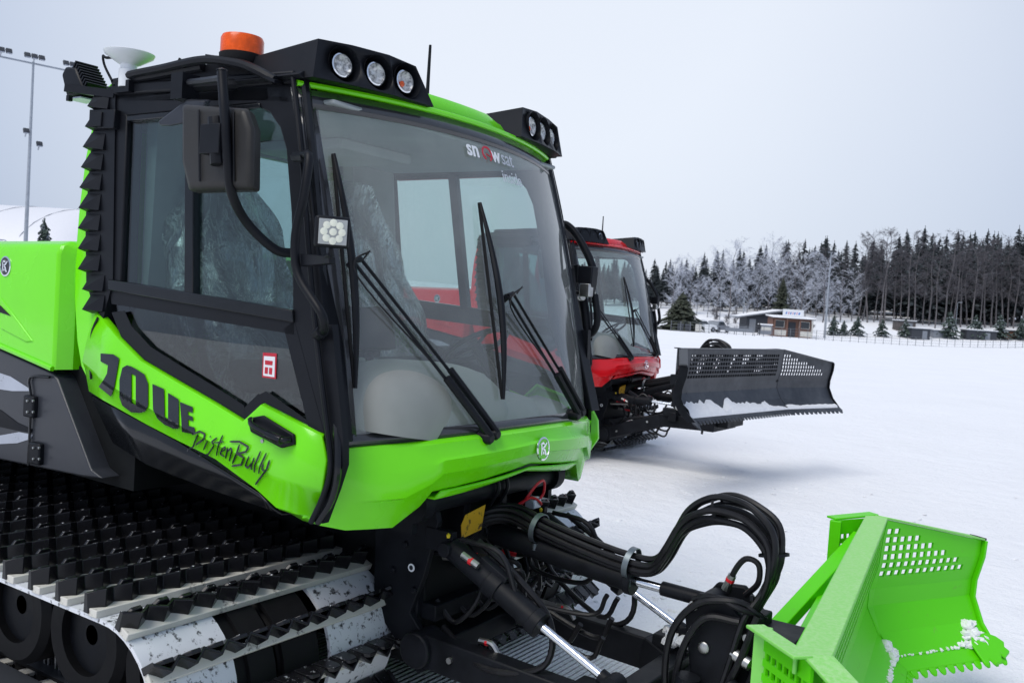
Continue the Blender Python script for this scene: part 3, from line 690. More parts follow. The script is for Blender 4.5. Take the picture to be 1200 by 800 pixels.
def writing(root, door, emblem):
    L = lambda pts, o=.0: [S(u, v, o) for u, v in pts]
    z = lambda pts: [(x / 2.6667, 250 + y / 2.6667) for x, y in pts]
    def decal(name, polys, mat, o, par):
        k = MB()
        for p_ in polys: k.prism(L(z(p_), o), (0, .0015, 0))
        return k.build(name, mat, par, smooth=False)
    # the pressed door panel bulges between ~14 and 36 mm; letters sit on its surface
    def surf(u, v, e=.003):
        d = ray(u, v); best = None
        return None
    import mathutils.bvhtree as bt
    me = door.data; bpy.context.view_layer.update(); me = door.evaluated_get(bpy.context.evaluated_depsgraph_get()).data; tree = bt.BVHTree.FromPolygons([v.co for v in me.vertices], [tuple(p_.vertices) for p_ in me.polygons])
    def hit(u, v, o=.0045):
        d = ray(u, v).normalized(); r = tree.ray_cast(CAM, d)
        p_ = r[0] if r[0] is not None else S(u, v, .02)
        return p_ + V((0, -o, 0))
    def patch(polys, name, mat):
        k = MB()
        for pl in polys:
            bq = bmesh.new(); bq.faces.new([bq.verts.new((u, v, 0)) for u, v in z(pl)]); bmesh.ops.triangulate(bq, faces=bq.faces[:])
            for _ in range(4): bmesh.ops.subdivide_edges(bq, edges=bq.edges[:], cuts=1, use_grid_fill=True)
            bq.verts.index_update(); k.add([hit(w_.co.x, w_.co.y, .006) for w_ in bq.verts], [tuple(w_.index for w_ in f_.verts) for f_ in bq.faces]); bq.free()
        return k.build(name, mat, door, smooth=False)
    one = [[(318, 437), (358, 440), (376, 452), (368, 500), (338, 500), (341, 474), (318, 462)], [(338, 500), (368, 500), (360, 545), (350, 572), (312, 541), (327, 520)]]
    zero = [[(386, 482), (400, 474), (414, 478), (414, 621), (386, 600), (377, 575), (377, 520)], [(428, 485), (455, 502), (466, 530), (466, 600), (458, 618), (440, 623), (428, 622)],
            [(414, 478), (428, 485), (428, 507), (414, 500)], [(414, 592), (428, 598), (428, 622), (414, 621)]]
    you = [[(480, 532), (516, 548), (518, 640), (518, 660), (495, 640), (482, 612)], [(529, 560), (562, 580), (562, 672), (545, 672), (529, 664)], [(518, 634), (529, 644), (529, 664), (518, 660)]]
    ee = [[(566, 588), (590, 598), (592, 686), (572, 682), (570, 640)], [(590, 598), (606, 604), (606, 622), (590, 617)], [(590, 629), (606, 634), (607, 648), (591, 643)], [(591, 662), (612, 668), (612, 690), (592, 686)]]
    patch(one, 'number_one', DECAL); patch(zero, 'number_zero', DECAL); patch(you, 'letter_shape', DECAL); patch(ee, 'letter_shape', DECAL)
    k = MB()
    strokes = [([(622, 690), (612, 715), (603, 742)], 6), ([(604, 690), (628, 680), (644, 688), (640, 705), (616, 722)], 6),
               ([(652, 710), (644, 728), (640, 738)], 5), ([(660, 695), (662, 698)], 5), ([(682, 700), (666, 712), (672, 726), (654, 752), (640, 755)], 5),
               ([(700, 692), (686, 724), (680, 756)], 5), ([(672, 716), (704, 712)], 4), ([(690, 746), (706, 738), (708, 728), (698, 734), (692, 752), (704, 758)], 4),
               ([(716, 730), (708, 764)], 5), ([(712, 744), (726, 732), (728, 742), (720, 772)], 5),
               ([(752, 722), (742, 752), (730, 780)], 6), ([(722, 712), (752, 712), (780, 728), (772, 744), (744, 750), (766, 762), (758, 784), (728, 788)], 6),
               ([(782, 758), (770, 788), (778, 794), (792, 778)], 5), ([(798, 762), (788, 792), (790, 800)], 5),
               ([(818, 742), (800, 786), (798, 808)], 5), ([(836, 748), (815, 792), (812, 812)], 5),
               ([(826, 782), (822, 798), (832, 806)], 5), ([(846, 770), (836, 800), (812, 832), (802, 846)], 6)]
    for pts, wd in strokes:
        q = z(pts); q = [(q[a_][0] + (q[a_ + 1][0] - q[a_][0]) * b_ / 4, q[a_][1] + (q[a_ + 1][1] - q[a_][1]) * b_ / 4) for a_ in range(len(q) - 1) for b_ in range(4)] + [q[-1]]
        P3 = [hit(u, v, .005) for u, v in q]; ribbon(k, P3, wd * .00125, (0, -1, .0), .002)
    k.build('script_lettering', DECAL, door, smooth=False)
    # warning sticker on the lower glass
    k = MB(); k.prism(L([(305, 413), (321, 414), (320, 444), (304, 442)], -.013), (0, .001, 0)); st = k.build('warning_sticker', REDST, root, smooth=False)
    k = MB(); k.prism(L([(306.5, 417), (319.5, 418), (318.6, 442), (305.5, 440)], -.0115), (0, .001, 0)); k.build('sticker_field', STICKW, st, smooth=False)
    k = MB(); k.prism(L([(308, 422), (317, 423), (316.5, 428), (308, 427)], -.010), (0, .001, 0)); k.prism(L([(308, 430), (311.5, 430.5), (311, 438), (307.5, 437.5)], -.010), (0, .001, 0)); k.prism(L([(313, 430.7), (316.5, 431), (316, 438.8), (312.6, 438.3)], -.010), (0, .001, 0)); k.build('sticker_pictogram', REDST, st, smooth=False)
    # words on the windscreen
    def wtext(body, u, v, size, mat, bold=0, shear=0):
        vs_, fs_ = text_mesh(body, size, bold, shear)
        p0 = WS(u, v, .006); p1 = WS(u + 12, v + 4.6, .006)
        # follow the glass: map text x to y on the surface, text y to z
        k = MB(); out_ = []
        for q in vs_:
            y = p0.y + q.x; zz = p0.z + q.y; out_.append(V((wsx(y, zz) + .005 + q.z, y, zz)))
        k.add(out_, fs_); return k.build('screen_lettering', mat, root, smooth=False)
    for body, dy, dz, size, mat, bold in (('sn', 0, 0, .098, STICKW, .002), ('w', .182, 0, .098, STICKW, .002), ('sat', .262, 0, .096, LETTER, 0), ('inside', .235, -.082, .078, LETTER, 0)):
        A0 = WS(546, 181, .006); vs_, fs_ = text_mesh(body, size, bold); k = MB()
        k.add([V((wsx(A0.y + dy + q.x, A0.z + dz + q.y) + .011 + q.z, A0.y + dy + q.x, A0.z + dz + q.y)) for q in vs_], fs_); k.build('screen_lettering', mat, root, smooth=False)
    p0 = WS(546, 181, .006) + V((0, .148, .026)); rg = MB(); pts = []
    for i in range(21):
        a = -1.2 + 5.4 * i / 20; y = p0.y + cos(a) * .034; zz = p0.z + sin(a) * .030; pts.append(V((wsx(y, zz) + .011, y, zz)))
    ribbon(rg, pts, .010, (1, 0, .2)); rg.tube([pts[3], V((wsx(p0.y, p0.z) + .006, p0.y, p0.z))], .003, 5); rg.build('red_swirl', REDST, root, smooth=False)
    # script on the seat cover
    k = MB()
    bx0 = V((-.66, -.43, 1.98))

def drivetrain(root, tracks=True):
    # hull tub
    h = MB(); h.box((-1.85, 0, .62), (3.7, .60, .74)); h.box((-1.75, 0, .99), (3.3, 1.5, .10))
    h.build('hull', HULL, root, bevel=.02)
    h = MB(); h.box((-2.4, 0, 1.14), (2.5, 1.80, .50)); h.build('engine_bay', HULL, root)
    # front end plates
    for s_ in (-1, 1):
        p = MB(); q = [V((-.10, .36 * s_, 1.00)), V((.06, .36 * s_, 1.00)), V((.10, .36 * s_, .90)), V((.04, .36 * s_, .66)), V((-.02, .36 * s_, .50)), V((.12, .36 * s_, .36)), V((.12, .36 * s_, .30)), V((.04, .36 * s_, .26)), V((-.22, .36 * s_, .48)), V((-.24, .36 * s_, .9))]
        p.prism(q, (0, -.03 * s_, 0)); pl = p.build('front_plate', STEEL, root, bevel=.004)
        b = MB()
        for pt in ((.0, .36 * s_, .60), (-.06, .36 * s_, .78), (.02, .36 * s_, .93), (-.12, .36 * s_, .66)): b.lathe([(.014, 0), (.014, .01), (.010, .014)], pt, (0, s_, 0), 6)
        b.build('plate_bolts', STEEL, pl)
    f = MB(); f.box((-.03, 0, .66), (.05, .66, .62)); f.box((.02, .0, .50), (.10, .60, .07)); f.box((.02, 0, .34), (.14, .66, .09)); f.box((.04, -.14, .86), (.09, .04, .26)); f.box((.04, .14, .86), (.09, .04, .26))
    f.box((.0, 0, .72), (.12, .18, .16)); f.build('front_bulkhead', STEEL, root, bevel=.006)
    t = MB(); t.tube([V((.09, -.50, 1.0)), V((.09, .50, 1.0))], .052, 20, smooth=False)
    for y in (-.50, .50): t.tube([V((.09, y - .03, 1.0)), V((.09, y + .03, 1.0))], .078, 20, smooth=False); t.box((.03, y * 1.02, .98), (.14, .03, .2))
    for y in (-.02, .05): t.tube([V((.145, y, 1.05)), V((.155, y, 1.0)), V((.13, y, .95)), V((.09, y, .88)), V((.11, y, .80))], .009, 6)
    t.build('cross_tube', STEEL, root)
    # yellow and white plates
    k = MB(); R_ = V((.112, -.12, .93)); k.prism([at(u, v, x=.16) for u, v in ((546, 603), (569, 591), (564, 620), (541, 631), (541, 615))], (-.003, 0, 0)); k.build('yellow_plate', YELLOW, root, smooth=False)
    k = MB(); k.lathe([(.017, 0), (.017, .002)], (-.0, -.391, .70), (0, -1, 0), 18); ws_ = k.build('white_tag', STICKW, root, smooth=False)
    k = MB(); k.lathe([(.010, 0), (.010, .001)], (-.0, -.393, .70), (0, -1, 0), 12); k.build('tag_mark', DECAL, ws_, smooth=False)
    # fittings around the bulkhead
    rnd = random.Random(5)
    for i in range(9):
        y = -.27 + .065 * i; z0 = .62 + .2 * rnd.random(); k = MB()
        a = V((.02, y, z0)); b_ = V((.14 + .1 * rnd.random(), y + .04, z0 - .02 + .05 * rnd.random()))
        k.tube([a, (a + b_) / 2], .013, 8); ff = k.build('coupling', ZINC if i % 2 else STEEL, root)
        k = MB(); k.tube([(a + b_) / 2, b_], .010, 8); k.build('coupling_nut', ZINC if i % 3 else REDHOSE, ff)
        k = MB(); e = V((.25 + .5 * rnd.random(), y * .5 + .1, .45 + .3 * rnd.random()))
        k.tube([b_, b_ + V((.08, .02, .03 - .05 * rnd.random())), b_ + V((.1, .05, -.14)), e + V((-.08, 0, -.1)), e], .010 + .003 * rnd.random(), 8); k.build('hose', HOSE, root)
    for i in range(5):
        k = MB(); y = -.25 + .12 * i; k.tube([V((.03, y, .50 + .05 * rnd.random())), V((.12, y + .03, .46)), V((.2, y + .08, .6)), V((.08, y + .15, .74)), V((.02, y + .18, .7))], .011, 8); k.build('hose', HOSE, root)
    k = MB(); k.tube([V((.17, .12, .90)), V((.22, .10, .95)), V((.26, .12, 1.02)), V((.26, .18, 1.03)), V((.25, .20, .97)), V((.22, .18, .92)), V((.17, .2, .9))], .006, 6)
    k.tube([V((.2, .08, .93)), V((.24, .12, .96)), V((.26, .17, .93)), V((.21, .2, .9))], .006, 6); k.build('red_cable', REDHOSE, root)
    k = MB(); k.box((.23, .15, .93), (.05, .06, .04)); k.build('plug', SILVER, root, bevel=.005)

def track(root, s_):
    """one crawler: s_ = -1 right, +1 left"""
    XF, XR, ZC, RR = -.44, -3.55, .345, .30
    yo, yi = 1.485 * s_, .315 * s_
    W = abs(yo - yi)
    # path round the wheels
    path = []
    def P(s):                                     # arclength -> (x, z, angle of outward normal)
        Lt = XF - XR; C = pi * RR; s = s % (2 * Lt + 2 * C)
        if s < Lt: return XR + s, ZC + RR, pi / 2
        s -= Lt
        if s < C: a = pi / 2 - s / RR; return XF + RR * cos(a), ZC + RR * sin(a), a
        s -= C
        if s < Lt: return XF - s, ZC - RR, -pi / 2
        s -= Lt; a = -pi / 2 - s / RR; return XR + RR * cos(a), ZC + RR * sin(a), a
    TOT = 2 * (XF - XR) + 2 * pi * RR
    tr = empty('track', '', '', (0, 0, 0)); 
    for kk in ('label', 'category'): del tr[kk]
    tr.parent = root
    N = 160
    bands = [(0.0, .34), (.40, .52), (.56, .74), (.80, W)]
    for bi, (b0, b1) in enumerate(bands):
        m = MB(); rows = []
        for i in range(N + 1):
            x, z, a = P(TOT * i / N); n = V((cos(a), 0, sin(a)))
            y0 = yo - s_ * b0; y1 = yo - s_ * b1
            rows.append([V((x, y0, z)), V((x, y1, z)), V((x, y1, z)) - n * .016, V((x, y0, z)) - n * .016, V((x, y0, z))])
        m.grid(rows); m.m = [1 if q % 4 == 2 else 0 for q in range(len(m.f))]; m.build('belt_band', [RUBBER if bi in (1, 2) else PLATE, LOWRUN], tr)
    # guide horns inside the belt
    m = MB(); npit = 46; pit = TOT / npit
    for i in range(npit * 2):
        x, z, a = P(pit * i / 2); n = V((cos(a), 0, sin(a))); t = V((-sin(a), 0, cos(a)))
        for off in (.46,):
            c = V((x, yo - s_ * off, z)) - n * .016
            m.tube([c - t * .03, c - n * .09 - t * .022, c - n * .10, c - n * .09 + t * .022, c + t * .03], .006, 5, seg=2, cap=False)
    m.build('guide_horns', ZINC if s_ < 0 else STEEL, tr)
    # grouser prototype in local coords: x along travel, y across, z outwards
    g = MB(); rnd = random.Random(3)
    g.slot = 0
    g.box((0.004, 0, .014), (.05, W + .02, .028))
    g.slot = 1
    seg = 12; lw = (W + .03) / seg; top = []; bo = []
    front, back_ = [], []
    for i in range(seg * 2 + 1):
        y = -(W + .03) / 2 + lw * i / 2
        zx = (.020 if i % 2 else -.018)
        ht = .080 + (.012 if i % 2 else .0)
        top.append((zx, y, ht))
    rows = []
    for k_ in ((-.012, 0), (-.007, 1), (.007, 1), (.012, 0)):
        rows.append([V((zx * (1 if k_[1] else .8) + k_[0] - .012, y, (ht if k_[1] else .010))) for zx, y, ht in top])
    g.grid(rows)
    g.add([rows[r_][0] for r_ in range(4)], [(0, 1, 2, 3)]); g.add([rows[r_][-1] for r_ in range(4)], [(3, 2, 1, 0)])
    # solid blocks between the ridges
    for i in range(seg):
        y = -(W + .03) / 2 + lw * (i + .5); g.prism([V((-.018, y - lw * .34, 0)), V((-.018, y - lw * .33, .068 + .01 * (i % 2))), V((-.018, y - lw * .16, .086 + .012 * (i % 2))), V((-.018, y + lw * .20, .088 + .010 * (i % 2))), V((-.018, y + lw * .33, .068 + .008 * (i % 2))), V((-.018, y + lw * .36, 0))], (-.016, 0, 0))
    proto = None
    for i in range(npit):
        x, z, a = P(pit * i + .058)
        if proto is None:
            o = g.build('grouser', [IVORY, GROUS], tr, bevel=.003); proto = o
        else:
            o = proto.copy(); COL.objects.link(o); o.parent = tr
        n = V((cos(a), 0, sin(a))); t = V((sin(a), 0, -cos(a)))      # t = travel direction
        M = Matrix((t, V((0, 1, 0)) , n)).transposed().to_4x4(); M.translation = V((x, (yo + yi) / 2, z)); 
        if t.cross(V((0, 1, 0))).dot(n) < 0: pass
        o.matrix_local = M
    # wheels
    wp = None
    for i, x in enumerate([XF, -.98, -1.50, -2.02, -2.54, -3.06, XR]):
        r = RR - .02 if i in (0, 6) else .25
        for yy in (yo - s_ * .36, yo - s_ * .66):
            k = MB(); k.lathe([(r * .62, -.085), (r * .9, -.09), (r, -.06), (r, .06), (r * .9, .09), (r * .62, .085), (r * .62, -.085)], (x, yy, ZC + (RR - .02 - r)), (0, 1, 0), 36)
            wo = k.build('road_wheel', RUBBER, tr)
            k = MB(); k.lathe([(r * .64, .05), (r * .60, .02), (r * .3, .0), (r * .16, .05), (0, .05)], (x, yy, ZC + (RR - .02 - r)), (0, s_, 0), 28); k.build('wheel_rim', STEEL, wo)
    k = MB(); k.beam((XR, .5 * s_, ZC), (XF, .5 * s_, ZC), .08, .14)
    for x in (-.98, -1.5, -2.02, -2.54, -3.06): k.tube([V((x, .3 * s_, ZC)), V((x, 1.08 * s_, ZC))], .03, 8)
    k.build('track_beam', STEEL, tr)
    return tr

def frame_panel(mb, a, b, c, d, w_): pass

def blade(root, M, mats, foldA, WLs, tip_tooth=True):
    """blade in its own frame: origin = middle of the top edge, +x forward, +y left; M places it"""
    face, back, flange = mats
    H = .83
    prof = [(0, 0), (-.014, -.10), (-.022, -.22), (-.055, -.345), (-.058, -.43), (.0, -.545), (.085, -.635)]
    bl = empty('blade', '', ''); 
    for kk in ('label', 'category'): del bl[kk]
    bl.parent = root; bl.matrix_local = M
    hw = 1.05
    def px_(z):
        for (x0, z0), (x1, z1) in zip(prof, prof[1:]):
            if z <= z0 and z >= z1: return x0 + (x1 - x0) * (z0 - z) / (z0 - z1)
        return prof[-1][0]
    zl = [-.055 - i * .0168 for i in range(12)]
    levels = [0, -.030]
    for i in range(6): levels += [-.045 - .042 * i, -.045 - .042 * i - .029]
    levels += [-.345, -.43, -.545, -.635]
    # hole rows: pairs (level index odd->even)
    def section(n, y_of, dirv, nrmv, org, topf, holef):
        """grid with holes; dirv along the section, nrmv its forward normal"""
        k = MB(); rows = []
        for z in levels:
            r = []
            for i in range(n + 1):
                s = y_of(i); zz = min(z, topf(s)); r.append(org + dirv * s + (nrmv if s > .001 or dirv.x == 0 else V((1, 0, 0))) * px_(zz) + V((0, 0, zz)))
            rows.append(r)
        nn = n + 1; k.v = [p_ for r in rows for p_ in r]
        for a in range(len(levels) - 1):
            for i in range(n):
                if levels[a] > topf(y_of(i)) and levels[a + 1] > topf(y_of(i)) - 1e-6: 
                    if levels[a + 1] >= topf(y_of(i)): continue
                hole = 2 <= a <= 12 and a % 2 == 0 and i % 2 == 1 and holef((y_of(i) + y_of(i + 1)) / 2, levels[a + 1])
                if not hole: k.f.append((a * nn + i, a * nn + i + 1, (a + 1) * nn + i + 1, (a + 1) * nn + i)); k.m.append(0)
        return k
    # centre: full mesh
    def yc(n_, L):                                 # alternate bar / hole widths
        hh = L / (n_ // 2); return lambda i: (i // 2) * hh + (hh * .27 if i % 2 else 0)
    n = 84; yf = yc(n, 2 * hw)
    cen = section(n, yf, V((0, 1, 0)), V((1, 0, 0)), V((0, -hw, 0)), lambda s: 0.0, lambda s, z: .10 < s < 2 * hw - .08)
    cp = cen.build('centre_plate', face, bl, solid=.005, smooth=False, soff=0)
    f = MB(); f.box((-.045, 0, .004), (.10, 2 * hw + .02, .012)); f.box((-.09, 0, -.03), (.012, 2 * hw, .06)); f.build('top_flange', flange, cp, bevel=.004)
    f = MB(); f.beam((-.16, -hw * .9, -.31), (-.16, hw * .9, -.31), .12, .10); f.beam((-.10, -hw * .9, -.52), (-.10, hw * .9, -.52), .12, .10)
    for y in (-.9, -.45, -.15, .15, .45, .9): f.prism([V((-.02, y, -.03)), V((-.09, y, -.05)), V((-.24, y, -.34)), V((-.20, y, -.56)), V((0, y, -.60)), V((-.07, y, -.38))], (0, .014, 0))
    for s_ in (-1, 1): f.beam((-.10, .95 * s_, -.08), (-.34, .20 * s_, -.36), .07, .05); f.beam((-.34, .20 * s_, -.36), (-.3, .20 * s_, -.62), .07, .05)
    f.build('back_frame', back, cp, bevel=.004)
    k = MB(); nn = 74; hz = [-.04]
    for i in range(6): hz += [-.047 - .042 * i, -.047 - .042 * i - .028]
    hz += [-.33]; rows = [[V((-.115, -hw * .93 + 2 * hw * .93 * (i // 2) / (nn / 2) + (.016 if i % 2 else 0), z)) for i in range(nn + 1)] for z in hz]; k.v = [p_ for r in rows for p_ in r]
    for a in range(len(hz) - 1):
        for i in range(nn):
            if not (a % 2 == 1 and i % 2 == 1): k.f.append((a * (nn + 1) + i, a * (nn + 1) + i + 1, (a + 1) * (nn + 1) + i + 1, (a + 1) * (nn + 1) + i)); k.m.append(0)
    k.build('rear_mesh', back, cp, solid=.005, smooth=False)
    for s_ in (-1, 1):
        fold = foldA[(s_ + 1) // 2]; WL = WLs[(s_ + 1) // 2]
        dv = V((sin(fold), cos(fold) * s_, 0)); nv = V((cos(fold), -sin(fold) * s_, 0)); org = V((0, hw * s_, 0))
        ntop = lambda s: -.135 * min(1, max(0, (s - .0) / WL))
        def wh(s, z, ntop=ntop): return .02 < s < WL * .88 and z < ntop(s) - .035 - .13 * max(0, (s - .05) / WL) ** 1.0 + .0
        nw = 2 * int(WL / .048); yw = yc(nw, WL)
        wg = section(nw, yw, dv, nv, org, ntop, wh); wp = wg.build('wing_plate', face, bl, solid=.012, smooth=False, soff=0)
        # top flange and end plate of the wing
        f = MB(); a = org + V((0, 0, .003)); b_ = org + dv * WL + V((0, 0, -.132))
        f.prism([a + nv * .012, b_ + nv * .012, b_ - nv * .07, a - nv * .07 - dv * .03], (0, 0, .010)); f.build('top_flange', flange, wp, bevel=.003)
        f = MB(); e = org + dv * (WL + .004); pr = [(px_(z) , z) for z in (-.135, -.22, -.345, -.43, -.545, -.635)]
        f.prism([e + nv * (x + .03) + V((0, 0, z)) for x, z in pr] + [e + nv * (x - .05) + V((0, 0, z)) for x, z in reversed(pr)], dv * .016); f.build('end_plate', back, wp, bevel=.003)
        f = MB(); f.prism([e - dv * .03 + V((0, 0, -.126)), e + dv * .02 + V((0, 0, -.136)), e + dv * .02 - nv * .06 + V((0, 0, -.136)), e - dv * .03 - nv * .06 + V((0, 0, -.126))], (0, 0, .012)); f.build('end_cap', STEEL, wp)
        # wing stub reaching back past the hinge, with its own mesh
        SL = .27; k = MB(); o2 = org - dv * .0 - nv * .05; back_w = -dv
        hz = [0, -.05] + [-.065 - i * .022 for i in range(12)] + [-.335, -.36]
        def ss(i): return (i // 2) * .0335 + (.010 if i % 2 else 0)
        nn = 16; rows = [[o2 + back_w * min(ss(i), SL) + V((0, 0, z - .02 * ss(i))) for i in range(nn + 1)] for z in hz]
        k.v = [p_ for r in rows for p_ in r]
        for a_ in range(len(hz) - 1):
            for i in range(nn):
                hole = 2 <= a_ <= 12 and a_ % 2 == 0 and i % 2 == 1 and (s_ < 0 or (i > 2 and a_ < 8 and (a_ < 6 or i < 12)))
                if not hole: k.f.append((a_ * (nn + 1) + i, a_ * (nn + 1) + i + 1, (a_ + 1) * (nn + 1) + i + 1, (a_ + 1) * (nn + 1) + i)); k.m.append(0)
        st = k.build('hinge_panel', back, wp, solid=.010, smooth=False, soff=0)
        f = MB(); a = o2 + V((0, 0, .004)); b_ = o2 + back_w * SL + V((0, 0, -.005)); f.prism([a, b_, b_ - nv * .06, a - nv * .06], (0, 0, .010))
        f.beam(b_, b_ + V((0, 0, -.38)), .03, .05, up=(1, 0, 0)); f.build('panel_rim', flange if s_ < 0 else back, wp, bevel=.003)
        # toothed cutting edge
        f = MB(); p0 = org + nv * (px_(-.635) + .006) + V((0, 0, -.630)); nT = 12; L = WL + .05
        q = []
        for i in range(nT):
            for t_, h_ in ((.0, .0), (.18, .052), (.62, .052), (.8, .012), (.9, .0)): q.append((L * (i + t_) / nT, h_))
        dn = (nv * .055 + V((0, 0, -.045)))
        base = [p0 + dv * s + dn * (1 + h_ * 13) for s, h_ in q]
        # body strip then teeth as separate quads
        f.prism([p0 - nv * .01, p0 + dv * L - nv * .01, p0 + dv * L + dn * 1.0, p0 + dn * 1.0], (0, 0, -.014))
        for i in range(nT):
            a, b_ = L * (i + .10) / nT, L * (i + .78) / nT
            f.prism([p0 + dv * a + dn, p0 + dv * b_ + dn, p0 + dv * (b_ - .002) + dn * 1.30, p0 + dv * (b_ - .012) + dn * 1.5, p0 + dv * (a + .012) + dn * 1.5, p0 + dv * (a + .002) + dn * 1.30], (0, 0, -.013))
        f.build('cutting_edge', face, wp, bevel=.003)
        if tip_tooth:                              # rounded corner tooth plate at the tip
            f = MB(); c_ = p0 + dv * (L - .10) + nv * .02 + V((0, 0, .012)); pts = []
            for i in range(12):
                a = pi * i / 11; pts.append(c_ + dv * (.02 + .10 * cos(a)) * 1.0 + dn * (-.55 + 1.0 * (1 - abs(cos(a))) * 0) )
            out_ = [c_ - dv * .10 - dn * .2, c_ - dv * .07 + dn * -.7, c_ + dv * .04 + dn * -.85, c_ + dv * .09 + dn * -.5, c_ + dv * .12 + dn * .0, c_ + dv * .10 + dn * .35, c_ + dv * .115 + dn * .7, c_ + dv * .06 + dn * 1.05, c_ + dv * .045 + dn * .75, c_ + dv * .02 + dn * 1.35, c_ - dv * .03 + dn * 1.4, c_ - dv * .05 + dn * 1.0, c_ - dv * .08 + dn * 1.45, c_ - dv * .10 + dn * 1.3]
            f.prism(out_, (0, 0, -.014)); f.build('corner_tooth', face, wp, bevel=.003)
    f = MB(); p0 = V((px_(-.635) + .006, -hw, -.630)); dn = V((.055, 0, -.045)); nT = 32; L = 2 * hw
    f.prism([p0 - V((.01, 0, 0)), p0 + V((-.01, L, 0)), p0 + V((0, L, 0)) + dn, p0 + dn], (0, 0, -.014))
    for i in range(nT):
        a, b_ = L * (i + .10) / nT, L * (i + .80) / nT
        f.prism([p0 + V((0, a, 0)) + dn, p0 + V((0, b_, 0)) + dn, p0 + V((0, b_ - .01, 0)) + dn * 1.5, p0 + V((0, a + .006, 0)) + dn * 1.5], (0, 0, -.013))
    f.build('cutting_edge', face, cp, bevel=.003)
    return bl

